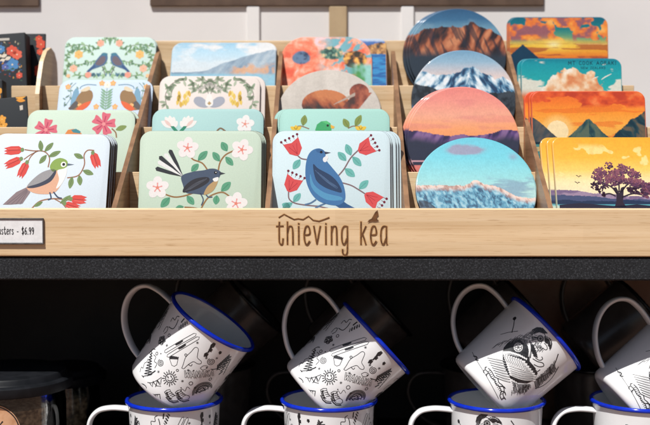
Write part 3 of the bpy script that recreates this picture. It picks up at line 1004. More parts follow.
def art_tui():
    a = Art(3.694, 260, 100, (214, 234, 240))
    BR, TL, RD, BL = (134, 108, 112), (112, 186, 178), (222, 82, 84), (70, 120, 172)
    for p in ([(138, 206), (152, 218), (172, 222)], [(362, 188), (335, 216), (310, 258), (288, 284)], [(300, 308), (335, 318), (360, 332), (388, 350)],
              [(106, 342), (108, 368), (128, 384), (170, 392), (215, 396)], [(280, 300), (330, 330)][:0] or [(215, 396), (250, 404)]):
        a.stroke(p, 5, BR)
    for x0, y0, x1, y1, w in ((318, 226, 288, 194, 26), (336, 206, 318, 164, 26), (342, 212, 374, 246, 26), (314, 256, 350, 286, 28), (366, 332, 400, 300, 26), (148, 222, 122, 258, 26), (124, 380, 150, 348, 24), (112, 400, 82, 388, 24), (120, 384, 84, 404, 22)):
        a.leaf(x0, y0, x1, y1, w, TL, 2)
        a.stroke([(x0, y0), (x0 * .25 + x1 * .75, y0 * .25 + y1 * .75)], 1.7, (76, 150, 146), 3, False)
    # cup flowers: base point, opening direction, size
    for bx, by, ex, ey, w in ((140, 206, 112, 152, 66), (364, 192, 416, 164, 64), (106, 342, 130, 288, 66), (388, 350, 440, 386, 60)):
        dx, dy = ex - bx, ey - by
        nx, ny = -dy, dx
        L = math.hypot(dx, dy)
        nx, ny = nx / L, ny / L
        h = w / 2
        a.poly([(bx - nx * 6, by - ny * 6), (bx + nx * 6, by + ny * 6), (bx + dx * .3 + nx * h * .78, by + dy * .3 + ny * h * .78), (ex + nx * h * .96, ey + ny * h * .96),
                (bx + dx * .86, by + dy * .86), (ex - nx * h * .96, ey - ny * h * .96), (bx + dx * .3 - nx * h * .78, by + dy * .3 - ny * h * .78)], RD, 3)
        for k in (-.5, 0, .5):
            a.stroke([(bx + dx * .1, by + dy * .1), (bx + dx * .7 + nx * h * k, by + dy * .7 + ny * h * k)], 1.8, (178, 48, 62), 4, False)
        for k in range(5):
            q = -1 + k * .5
            a.stroke([(ex + nx * h * q * .9, ey + ny * h * q * .9), (ex + dx * .17 + nx * h * q, ey + dy * .17 + ny * h * q)], 1.6, (140, 60, 70), 3, False)
            a.blob(ex + dx * .19 + nx * h * q, ey + dy * .19 + ny * h * q, 4.6, 4.6, (120, 36, 56), 5)
    a.poly([(264, 384), (300, 372), (322, 388), (352, 404), (296, 404)], (50, 92, 140), 5)
    a.poly([(170, 300), (168, 250), (176, 210), (192, 188), (216, 180), (236, 188), (242, 204), (246, 226), (268, 254), (296, 290), (312, 330), (314, 372), (290, 392), (254, 390), (216, 376), (188, 346)], BL, 6, True)
    a.poly([(196, 240), (216, 256), (262, 282), (290, 312), (302, 344), (276, 340), (236, 324), (206, 296)], (44, 66, 100), 8, True)
    for k in range(6):
        a.stroke([(204 + 10 * k, 262 + 8 * k), (240 + 9 * k, 300 + 5 * k), (280, 330)], 1.6, (84, 112, 150), 9)
    a.poly([(186, 276), (200, 316), (240, 346), (300, 362), (296, 374), (246, 372), (204, 344), (186, 312)], (88, 154, 196), 7, True)
    a.poly([(206, 186), (224, 182), (238, 192), (232, 198), (214, 196)], (60, 104, 154), 7, True)
    a.poly([(238, 192), (262, 196), (240, 202)], (58, 62, 84), 7)
    a.blob(226, 194, 5, 5, (20, 24, 34), 9)
    a.blob(240, 222, 8, 10, (238, 240, 242), 8)
    a.blob(246, 214, 6, 8, (238, 240, 242), 8.3)
    a.stroke([(206, 372), (188, 384), (168, 390)], 6, (92, 124, 160), 6)
    a.stroke([(240, 386), (222, 394), (206, 402)], 6, (92, 124, 160), 6)
    return a


def art_parakeet():
    a = Art(3.694, 260, 100, (172, 218, 206))
    G = (134, 150, 76)
    a.stroke([(134, 100), (152, 98), (180, 108)], 4, (150, 112, 90), 1)
    a.stroke([(326, 106), (345, 98), (372, 100)], 4, (150, 112, 90), 1)
    for x0, y0, x1, y1 in ((158, 96, 166, 56), (328, 104, 308, 70), (352, 98, 374, 56)):
        a.leaf(x0, y0, x1, y1, 24, G, 2)
        a.stroke([(x0, y0), (x0 * .25 + x1 * .75, y0 * .25 + y1 * .75)], 1.8, (100, 116, 52), 3, False)
    a.poly([(204, 112), (210, 92), (226, 80), (246, 78), (260, 88), (264, 104), (262, 150), (206, 150)], (66, 172, 108), 4)
    a.poly([(228, 82), (246, 78), (258, 86), (252, 92)], (90, 196, 120), 5)
    a.poly([(260, 92), (276, 100), (272, 108), (262, 106)], (240, 184, 70), 5)
    a.blob(250, 96, 4.5, 4.5, (20, 30, 24), 6)
    for cx in (132, 372):
        for k in (-.9, 0, .9):
            a.leaf(cx, 112, cx + 26 * math.sin(k), 112 - 18 * math.cos(k), 14, (240, 200, 70), 3)
    return a


def raster_art(fn, s, ox, oy, bg=(128, 128, 128)):
    a = Art(s, ox, oy, bg)
    a.raster = fn
    return a


# strokes of a thin hand-drawn alphabet: unit cell, x 0..w, y 0 (baseline)..1 (x-height)
GLYPH = {
    't': (.62, [[(.24, 1.52), (.22, .3), (.32, .02), (.5, 0), (.56, .3)], [(0, 1.02), (.56, 1.04)]]),
    'h': (.66, [[(.06, 1.55), (.06, 0)], [(.06, .6), (.2, .98), (.42, 1.0), (.52, .75), (.54, 0)]]),
    'i': (.3, [[(.12, 1.0), (.13, 0)], [(.12, 1.32), (.13, 1.36)]]),
    'e': (.62, [[(.06, .52), (.5, .56), (.5, .85), (.34, 1.05), (.14, .92), (.04, .5), (.12, .1), (.3, -.02), (.5, .16)]]),
    'v': (.66, [[(.0, 1.02), (.27, 0), (.56, 1.02)]]),
    'n': (.64, [[(.06, 1.0), (.06, 0)], [(.06, .62), (.2, .98), (.42, 1.0), (.5, .75), (.52, 0)]]),
    'g': (.64, [[(.52, .98), (.32, 1.04), (.1, .85), (.04, .5), (.1, .12), (.28, 0), (.48, .3)], [(.53, 1.0), (.54, -.2), (.5, -.52), (.32, -.62), (.14, -.5), (.12, -.3)]]),
    'k': (.6, [[(.06, 1.55), (.06, 0)], [(.48, 1.0), (.08, .42)], [(.2, .58), (.48, 0)]]),
    'a': (.64, [[(.52, .98), (.32, 1.04), (.1, .85), (.04, .5), (.1, .12), (.28, 0), (.48, .3)], [(.53, 1.0), (.53, .2), (.58, 0)]]),
    'o': (.6, [[(.28, 1.02), (.08, .85), (.04, .5), (.1, .1), (.28, 0), (.46, .12), (.52, .5), (.46, .88), (.28, 1.02)]]),
    's': (.5, [[(.42, .86), (.26, 1.02), (.08, .86), (.12, .62), (.36, .42), (.42, .18), (.24, -.02), (.04, .14)]]),
    'r': (.42, [[(.06, 1.0), (.06, 0)], [(.06, .62), (.18, .94), (.38, 1.0)]]),
    'C': (.62, [[(.52, 1.25), (.34, 1.45), (.12, 1.2), (.05, .7), (.12, .18), (.34, -.02), (.54, .2)]]),
    '-': (.56, [[(.1, .52), (.44, .52)]]),
    '$': (.62, [[(.5, 1.15), (.3, 1.38), (.08, 1.15), (.14, .82), (.42, .58), (.48, .25), (.28, 0), (.06, .22)], [(.28, 1.55), (.28, -.15)]]),
    '6': (.6, [[(.44, 1.38), (.18, 1.05), (.06, .5), (.12, .12), (.3, 0), (.48, .18), (.5, .5), (.34, .74), (.1, .58)]]),
    '9': (.6, [[(.48, .95), (.34, .66), (.12, .74), (.06, 1.05), (.18, 1.34), (.38, 1.34), (.5, 1.0), (.44, .4), (.28, 0)]]),
    '.': (.24, [[(.08, .0), (.1, .06)]]),
    ' ': (.5, []),
    'W': (.9, [[(.0, 1.4), (.2, 0), (.42, 1.0), (.62, 0), (.82, 1.4)]]), 'A': (.7, [[(.0, 0), (.3, 1.4), (.6, 0)], [(.1, .5), (.5, .5)]]),
    'N': (.7, [[(.06, 0), (.06, 1.4), (.54, 0), (.54, 1.4)]]), 'K': (.66, [[(.06, 1.4), (.06, 0)], [(.54, 1.4), (.08, .62)], [(.2, .8), (.56, 0)]]),
    'M': (.86, [[(.04, 0), (.1, 1.4), (.4, .4), (.68, 1.4), (.76, 0)]]), 'T': (.64, [[(.28, 1.4), (.28, 0)], [(.0, 1.4), (.58, 1.4)]]),
    'O': (.7, [[(.3, 1.42), (.08, 1.1), (.06, .4), (.3, 0), (.54, .35), (.54, 1.1), (.3, 1.42)]]), 'R': (.66, [[(.06, 0), (.06, 1.4), (.4, 1.36), (.46, 1.0), (.3, .72), (.06, .7)], [(.28, .7), (.52, 0)]]),
    'I': (.3, [[(.12, 1.4), (.12, 0)]]), 'E': (.6, [[(.5, 1.4), (.06, 1.4), (.06, 0), (.5, 0)], [(.06, .72), (.42, .72)]]),
    'Z': (.62, [[(.04, 1.4), (.52, 1.4), (.04, 0), (.54, 0)]]), 'L': (.56, [[(.06, 1.4), (.06, 0), (.48, 0)]]), 'D': (.68, [[(.06, 0), (.06, 1.4), (.36, 1.3), (.54, .9), (.52, .4), (.34, .06), (.06, 0)]]),
}
ROUND = set('thegaonsrC$69O')


def write(text, x, y, size, width=1.0, gap=0.18):
    """list of polylines for the text, y up"""
    out = []
    for ch in text:
        w, strokes = GLYPH[ch]
        for s in strokes:
            p = [(x + px * size * width, y + py * size) for px, py in s]
            if ch in ROUND and len(p) > 2:
                p = catmull(p, False, 5)
            elif len(p) > 2:
                q = [p[0]]
                for a, b_ in zip(p, p[1:]):
                    for t in (.04, .5, .96):
                        q.append((a[0] + (b_[0] - a[0]) * t, a[1] + (b_[1] - a[1]) * t))
                    q.append(b_)
                p = q
            out.append(p)
        x += (w + gap) * size * width
    return out, x


def art_teal():
    a = raster_art(paint_teal_sky, 4.725, 500, 10)
    for t, x0, x1, y, sz in (('MT COOK AORAKI', 318, 548, 260, 12), ('NEW ZEALAND', 378, 496, 280, 7.5)):
        P, xe = write(t, 0, 0, 1.0)
        k = (x1 - x0) / xe
        for p in P:
            a.stroke([(x0 + px * k, y - py * sz) for px, py in p], 2.6 if sz > 10 else 1.6, (18, 62, 80), 2, False)
    a.stroke([(472, 332), (492, 318), (520, 304)], 5, (244, 240, 226), 2, True, True)
    a.stroke([(428, 330), (444, 322), (458, 318)], 4, (244, 240, 226), 2, True, True)
    return a


def art_tree():
    a = raster_art(paint_yellow_tree, 3.4, 510, 85)
    rnd = random.Random(21)
    TR = (44, 28, 46)
    a.poly([(344, 418), (352, 398), (354, 372), (346, 352), (356, 350), (364, 370), (372, 352), (382, 348), (378, 374), (374, 400), (384, 418)], TR, 2)
    for p in ([(356, 372), (340, 350), (310, 336), (286, 338)], [(364, 366), (366, 330), (360, 300)], [(372, 366), (396, 340), (424, 334)], [(374, 384), (410, 372), (440, 376)], [(350, 380), (330, 372), (306, 378)]):
        a.stroke(p, 5, TR, 2, True)
    cols = ((92, 50, 76), (116, 66, 88), (142, 84, 98), (66, 38, 66), (104, 60, 92))
    clumps = []
    for k in range(40):
        an = rnd.uniform(math.pi * .98, 2.02 * math.pi)
        rr = math.sqrt(rnd.uniform(.02, 1))
        clumps.append((366 + 82 * rr * math.cos(an), 338 + 66 * rr * math.sin(an), rnd.uniform(13, 21)))
    clumps.sort(key=lambda q: q[1])
    for j, (cx, cy, cr) in enumerate(clumps):
        for k in range(34):
            an, rr = rnd.uniform(0, 6.283), math.sqrt(rnd.random())
            dx, dy = cr * rr * math.cos(an), cr * .72 * rr * math.sin(an)
            q = (dy / cr) + rnd.gauss(0, .22)
            c = cols[2] if q < -.35 else cols[1] if q < -.1 else cols[4] if q < .12 else cols[0] if q < .4 else cols[3]
            a.blob(cx + dx, cy + dy, rnd.uniform(1.8, 4.2), rnd.uniform(1.5, 3.2), c, 3 + j * .12 + (k % 4) * .03, rnd.uniform(0, 180))
    for k in range(46):
        x = rnd.choice((rnd.uniform(272, 326), rnd.uniform(396, 450)))
        a.blob(x, 340 + rnd.uniform(-8, 18) + (12 if x > 396 else 4), rnd.uniform(3, 8), rnd.uniform(2, 5), (62, 34, 58), 3, rnd.uniform(0, 180))
    for k in range(60):
        a.blob(462 + rnd.uniform(-22, 16), 362 + rnd.uniform(-24, 22), rnd.uniform(4, 8), rnd.uniform(3, 6), rnd.choice(cols), 3 + (k % 5) * .15)
    for k in range(10):
        a.blob(306 + rnd.uniform(-9, 9), 374 + rnd.uniform(-9, 9), rnd.uniform(3, 6), rnd.uniform(2, 5), (62, 34, 58), 3)
    a.poly([(160, 410), (230, 404), (300, 410), (350, 414), (420, 408), (476, 414), (476, 424), (160, 424)], (34, 30, 52), 2)
    for bx, by in ((232, 314), (226, 336)):
        a.stroke([(bx - 8, by - 4), (bx - 3, by - 2), (bx, by + 2), (bx + 4, by - 3), (bx + 8, by - 2)], 2.4, (60, 44, 50), 2, False)
    return a


# ------------------------------------------------------------------ camera, light, ground
cam = bpy.data.cameras.new('camera')
co = link('camera', cam)
S.camera = co
cam.sensor_width = 36
cam.lens = FPX / 650 * 36
co.rotation_euler = (R(90 - PITCH), 0, R(YAW))
cam.clip_start = 0.02
cam.clip_end = 200
cam.dof.use_dof = True
cam.dof.focus_distance = 0.92
cam.dof.aperture_fstop = 6.3
cam.dof.aperture_blades = 7

SUN_DIR = np.array([0.52, 1.0, -1.72])      # the way the light travels: from upper left, from behind the viewer
SUN_DIR /= np.linalg.norm(SUN_DIR)
sun = bpy.data.lights.new('sun', 'SUN')
sun.energy = 4.6
sun.angle = R(0.5)
sun.color = (1.0, 0.98, 0.945)
so = link('sun', sun)
from mathutils import Vector
so.rotation_euler = Vector(SUN_DIR).to_track_quat('-Z', 'Y').to_euler()
so.location = (-1, -2, 3)
w = bpy.data.worlds.new('World')
S.world = w
w.use_nodes = True
nt = w.node_tree
bg = nt.nodes['Background']
sky = nt.nodes.new('ShaderNodeTexSky')
sky.sky_type = 'NISHITA'
sky.sun_disc = False
sky.sun_elevation = math.asin(-SUN_DIR[2])
sky.sun_rotation = math.atan2(-SUN_DIR[0], -SUN_DIR[1])
nt.links.new(sky.outputs[0], bg.inputs['Color'])
bg.inputs['Strength'].default_value = 0.05
S.view_settings.view_transform = 'Standard'
S.view_settings.look = 'None'
S.view_settings.exposure = 0.14

g = MB()
g.add([(-4000, -4000, -98), (4000, -4000, -98), (4000, 4000, -98), (-4000, 4000, -98)], [(0, 1, 2, 3)])
tag(g.build('ground', M['ground']), kind='structure')

# ------------------------------------------------------------------ wall and what hangs on it
wall = thing('wall', 'pale off-white wall behind the coaster rack with narrow vertical battens', 'wall', (0, 120, 0))
b = MB(); b.box(-70, 70, 0, 3, -98, 70); b.build('wall_panel', M['wall'], wall)
BOARD_Z = at(300, 5.6, 119.6)[1]
for px in (253.5, 407):
    X, _ = at(px, 20, 119.4)
    b = MB(); b.box(X - .75, X + .75, -.35, -.003, 5, BOARD_Z - .02, 0, .1); b.build('batten', M['batten'], wall)
X, _ = at(338, 20, 119.3)
b = MB(); b.box(X - 1.02, X + 1.02, -.4, -.004, 5, BOARD_Z - .02, 0, .1)
post = b.build('wall_post', M['tan_wood']); post.location = (0, 120 * CM, 0)
tag(post, 'narrow tan wooden upright on the white wall above the kiwi and bright tree coasters', 'post')
for (x0, x1), lab in (((-60, 38.5), 'dark brown board at the top of the wall above the greeting cards on the left'), ((150, 543), 'long dark brown board across the top of the wall above the middle of the rack')):
    xa = x0 if x0 < 0 else at(x0, 4, 118.8)[0]
    xb = at(x1, 4, 118.8)[0]
    b = MB(); b.box(xa, xb, -.42, -.004, BOARD_Z, BOARD_Z + 7, 0, .06)
    o = b.build('wooden_board', M['dark_wood']); o.location = (0, 120 * CM, 0)
    tag(o, lab, 'board', 'dark boards on the wall')

# ------------------------------------------------------------------ the display shelf (felt top board, dark open cabinet)
FRONT_Y = 88.0
PANEL_T = at(325, 208.6, FRONT_Y)[1]
PANEL_B = at(325, 256.6, FRONT_Y)[1]
SLAB_T = PANEL_B - .12
SLAB_B = at(325, 280.2, FRONT_Y + .35)[1]
RIM_Z = at(325, 398.2, 95)[1]
MUG_H = 8.0
FLOOR_Z = RIM_Z - MUG_H - .02
FELT_Y = FRONT_Y + .14
shelf = thing('display_shelf', 'dark open shelf unit with thick charcoal felt top holding the rack and mugs', 'shelf', (0, FRONT_Y, FLOOR_Z - 3))


def part_box(name, mat, x0, x1, y0, y1, z0, z1, par, bev=0.0):
    b = MB()
    L = par.location
    b.box(x0 - L[0] / CM, x1 - L[0] / CM, y0 - L[1] / CM, y1 - L[1] / CM, z0 - L[2] / CM, z1 - L[2] / CM, 0, bev)
    return b.build(name, mat, par)


part_box('felt_board', M['felt'], -46, 46, FELT_Y, 119.5, SLAB_B, SLAB_T, shelf, .14)
part_box('lower_board', M['black_side'], -46, 46, FRONT_Y + .8, 121, FLOOR_Z - 2.5, FLOOR_Z, shelf, .1)
part_box('back_panel', M['cabinet'], -46, 18.0, 119.55, 119.97, FLOOR_Z + .01, SLAB_B - .01, shelf)
part_box('back_panel', M['cabinet_brown'], 18.02, 46, 119.55, 119.97, FLOOR_Z + .01, SLAB_B - .01, shelf)
part_box('side_panel', M['black_side'], -48, -46.02, FRONT_Y + 1, 119.5, FLOOR_Z - 2.5, SLAB_T - .1, shelf)
part_box('side_panel', M['black_side'], 46.02, 48, FRONT_Y + 1, 119.5, FLOOR_Z - 2.5, SLAB_T - .1, shelf)

# ------------------------------------------------------------------ the bamboo rack
rack = thing('coaster_rack', 'pale bamboo stepped display rack with engraved front rail on the felt shelf', 'display rack', (0, FRONT_Y, PANEL_B - .1))
part_box('front_rail', M['bamboo'], -41, 41, FRONT_Y, FRONT_Y + 1.0, PANEL_B, PANEL_T, rack, .09)
rail = rack.children[-1]
BOARD_Y = [95.2, 101.2, 107.2, 113.2]
BOARD_T = [at(325, 172, 95.2)[1], at(325, 127, 101.2)[1], at(325, 85.5, 107.2)[1], at(325, 40.5, 113.2)[1]]
FLOORS = [-7.6, -4.3, -0.1, 4.5]
BX = [(-33, 34), (-33, 31.2), (-33, 30.3), (-28, 27.4)]
for k in range(4):
    part_box('step_board', M['bamboo'], BX[k][0], BX[k][1], BOARD_Y[k], BOARD_Y[k] + .45, PANEL_B - .1, BOARD_T[k], rack, .05)
    y0 = FRONT_Y + 1.0 if k == 0 else BOARD_Y[k - 1] + .45
    part_box('step_floor', M['bamboo'], BX[k][0], min(31, BX[k][1]), y0 + .01, BOARD_Y[k] - .01, FLOORS[k] - .45, FLOORS[k], rack)
# slanted dividers
for X in (-30.0, -18.85, -5.75, 6.15, 18.3):
    th = .42
    if X == -30.0:
        out = [(105.9, PANEL_B), (105.9, 6.4), (106.6, 8.0), (107.6, 9.8), (109.0, 11.0), (110.6, 11.5), (112.0, 11.1), (112.9, 10.2), (113.1, 9.0), (113.1, PANEL_B)]
    else:
        out = [(89.05, PANEL_B), (89.05, PANEL_T - .1), (97, PANEL_T + 5.3), (105, PANEL_T + 10.7), (111.6, PANEL_T + 15.2), (112.5, PANEL_T + 15.6), (113.0, PANEL_T + 15.1), (113.1, PANEL_B)]
    b = MB()
    n = len(out)
    oy, oz = FRONT_Y, PANEL_B - .1
    vs = [(X - th / 2, y - oy, z - oz) for y, z in out] + [(X + th / 2, y - oy, z - oz) for y, z in out]
    b.add(vs, [tuple(range(n))], 0)
    b.add([], [])
    b.f.append(tuple(range(2 * n - 1, n - 1, -1))); b.mi.append(0)
    for i in range(n):
        j = (i + 1) % n
        b.f.append((i, n + i, n + j, j)); b.mi.append(1)
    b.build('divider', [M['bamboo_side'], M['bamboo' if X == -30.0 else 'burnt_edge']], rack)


# engraved lettering on the rail: burnt strokes, a scorched halo under each
def engrave(name, polys, wd, par, oy, halo=True):
    mb = MB()
    L = rack.location
    for i_, P in enumerate(polys):
        if halo:
            v, f = ribbon(P, wd * 1.9)
            mb.add([(x, oy - .003 - .0006 * i_ - .0002 * j, z - L[2] / CM) for j, (x, z) in enumerate(v)], f, 1)
    for i, P in enumerate(polys):
        v, f = ribbon(P, wd)
        mb.add([(x, oy - .030 - .0008 * i - .0005 * j, z - L[2] / CM) for j, (x, z) in enumerate(v)], f, 0)
    return mb.build(name, [M['engraving'], M['scorch']], par)


xa, za = at(276.5, 244.2, FRONT_Y)
xb, _ = at(388.5, 244.2, FRONT_Y)
xh = at(300, 226.5, FRONT_Y)[1] - za
P, xe = write('thieving kea', 0, 0, 1.0, 1.0, .26)
kx = (xb - xa) / (xe - .2)
P = [[(xa + x * kx, za + (y if y < 1 else 1 + (y - 1) * .46) * xh) for x, y in p] for p in P]
engrave('engraved_lettering', P, .135, rail, 0)
mt = [(279, 217.5), (284, 214.3), (290, 217.5), (294, 219.5), (298, 218.8), (303, 219.6), (308.5, 216.2), (313, 220.2), (319, 221.2), (324, 219.5), (329, 217.6)]
engrave('engraved_ridge_line', [[at(x, y, FRONT_Y) for x, y in mt]], .10, rail, 0)
# flying bird emblem
mb = MB()
L = rack.location
kb = [(367.3, 222.3), (369, 219.8), (371.5, 218.6), (373, 216), (375.2, 212), (377.6, 210.0), (378.2, 213), (378.6, 215.3), (376.8, 217), (377.2, 219.2), (379.3, 220.6), (375.5, 221.4), (372, 221.2)]
q = [at(x, y, FRONT_Y) for x, y in kb]
mb.add([(x, -.075, z - L[2] / CM) for x, z in q], [tuple(range(len(q)))], 0)
mb.build('engraved_bird', [M['engraving']], rail)

# ------------------------------------------------------------------ price sign on the rail
xr, zt = at(41.8, 218.4, FRONT_Y - .3)
_, zb = at(41.8, 245.6, FRONT_Y - .3)
sx0 = xr - 11.0
sign = thing('price_sign', 'white price card in thin dark frame reading Coasters - $6.99 on the bamboo rail', 'price sign', (sx0, FRONT_Y, zb))
W, H = xr - sx0, zt - zb
b = MB()
b.box(0, W, -.26, -.02, .06, .20, 0, .03)
b.box(0, W, -.22, -.02, H - .11, H, 0, .03)
b.box(W - .10, W, -.21, -.03, .202, H - .122, 0, .02)
b.box(0, .11, -.29, -.03, .202, H - .122, 0, .02)
b.box(.112, W - .112, -.06, -.004, .205, H - .125)
b.build('sign_frame', M['frame_metal'], sign)
b = MB(); b.box(.115, W - .115, -.13, -.065, .21, H - .13); b.build('paper_card', M['paper'], sign)
b = MB()
x1 = at(32.6, 236, FRONT_Y - .3)[0] - sx0
z0 = at(20, 234.4, FRONT_Y)[1] - zb
zx = (at(20, 228.3, FRONT_Y)[1] - zb - z0) / 1.25
P, xe = write('Coasters - $6.99', 0, 0, 1.0, 1.0, .2)
kx = .0
k = (at(32.6, 0, 88)[0] - at(-9.5, 0, 88)[0]) / xe
for i, p in enumerate(P):
    v, f = ribbon([(x1 - xe * k + x * k, z0 + y * zx) for x, y in p], .066)
    b.add([(x, -.134 - .0006 * i, z) for x, z in v], f)
b.build('sign_lettering', M['ink'], sign)


# ------------------------------------------------------------------ coasters in their compartments
def stack(row, xl, xr, ytop, art, label, back_label, group, shape='sq', h=None, wrap=False, gloss=False, dx=0.0, nmax=9, roll=0.0, th=0.34, corner=1.1, name='coaster', y_off=0.0, sy=None, nmin=1, reserve=0):
    """front card: seen between xl..xr with its top edge at ytop; the others stand behind it against the step board"""
    Y0 = [89.55, 95.8, 101.8, 107.8][row] + y_off
    fl = FLOORS[row]
    hh = h or 10.2
    t_ = th + .05

    def solve(Yb, hh):
        best = None
        for k in range(40, 460):
            le = R(k / 10)
            Yt = Yb + hh * math.sin(le)
            e = abs(fl + hh * math.cos(le) - at(325, ytop, Yt)[1])
            if best is None or e < best[0]:
                best = (e, le)
        return best[1]

    def room(Yb, hh, le):
        return (BOARD_Y[row] - .02 - (Yb + min((BOARD_T[row] - fl) * math.tan(le), hh * math.sin(le)))) / (t_ / math.cos(le))
    # a shorter card where a full one would have to lean through the step board
    while True:
        le = solve(Y0, hh)
        n = min(nmax, int(room(Y0, hh, le)))
        if n >= nmin or hh < 7.5:
            break
        hh -= .1
    n = max(n, nmin)
    # a short stack stands further back, so that its last card rests on the board
    Yb = Y0
    for _ in range(80):
        if room(Yb + .05, hh, solve(Yb + .05, hh)) < n + reserve:
            break
        Yb += .05
    le = solve(Yb, hh)
    Ym = Yb + hh * .6 * math.sin(le)
    X0, X1 = at(xl, 200, Ym)[0], at(xr, 200, Ym)[0]
    wd = X1 - X0
    lift = 0.0
    if shape == 'round':
        hh = wd
        # a disc that would stand too low rests on a bamboo block, one that would stand too high leans further back
        le = solve(Yb, hh)
        if le < R(13):
            le = R(13)
            for _ in range(120):
                lift = at(325, ytop, Yb + hh * math.sin(le))[1] - (fl + hh * math.cos(le))
                reach = Yb + min((BOARD_T[row] - fl - lift) * math.tan(le), hh * math.sin(le)) + n * t_ / math.cos(le)
                if reach < BOARD_Y[row] - .06:
                    break
                Yb -= .03
            Ym = Yb + hh * .5 * math.sin(le)
            X0, X1 = at(xl, 200, Ym)[0], at(xr, 200, Ym)[0]
            hh = wd = X1 - X0
            lift = at(325, ytop, Yb + hh * math.sin(le))[1] - (fl + hh * math.cos(le))
        if lift > .08:
            part_box('riser_block', M['bamboo'], (X0 + X1) / 2 - 4.6, (X0 + X1) / 2 + 4.6, FRONT_Y + 1.2 if row == 0 else BOARD_Y[row - 1] + .6, BOARD_Y[row] - .2, fl + .004, fl + lift - .02, rack, .05)
        else:
            lift = 0.0
        fl += lift
    print('STACK', label[:40], 'n', n, 'h %.1f w %.1f lean %.1f' % (hh, wd, math.degrees(le)))
    me = coaster_mesh(name, shape, wd, hh, art, (xl, xr, ytop), corner, th, wrap, gloss, sy or (1.0 / math.cos(le) * .985))
    plain = Art(1, 0, 0, art.bg)
    if art.raster is not None:
        plain.raster = art.raster
    me2 = None
    for k in range(n):
        if k == 0:
            o = link(name, me)
            tag(o, label, 'coaster', group)
        else:
            if me2 is None:
                me2 = coaster_mesh(name, shape, wd, hh, plain, None, corner, th, wrap, gloss, None, 60)
            o = link(name, me2)
            tag(o, back_label, 'coaster', group)
        jx = 0 if k == 0 else random.uniform(-.06, .06) + dx * k
        y = Yb + k * (th + .05) / math.cos(le)
        o.location = ((X0 + X1) / 2 * CM + jx * CM, y * CM, fl * CM + math.sin(le) * 0)
        o.rotation_euler = (-le, R(roll + (random.uniform(-.5, .5) if k else 0)), 0)
    return le


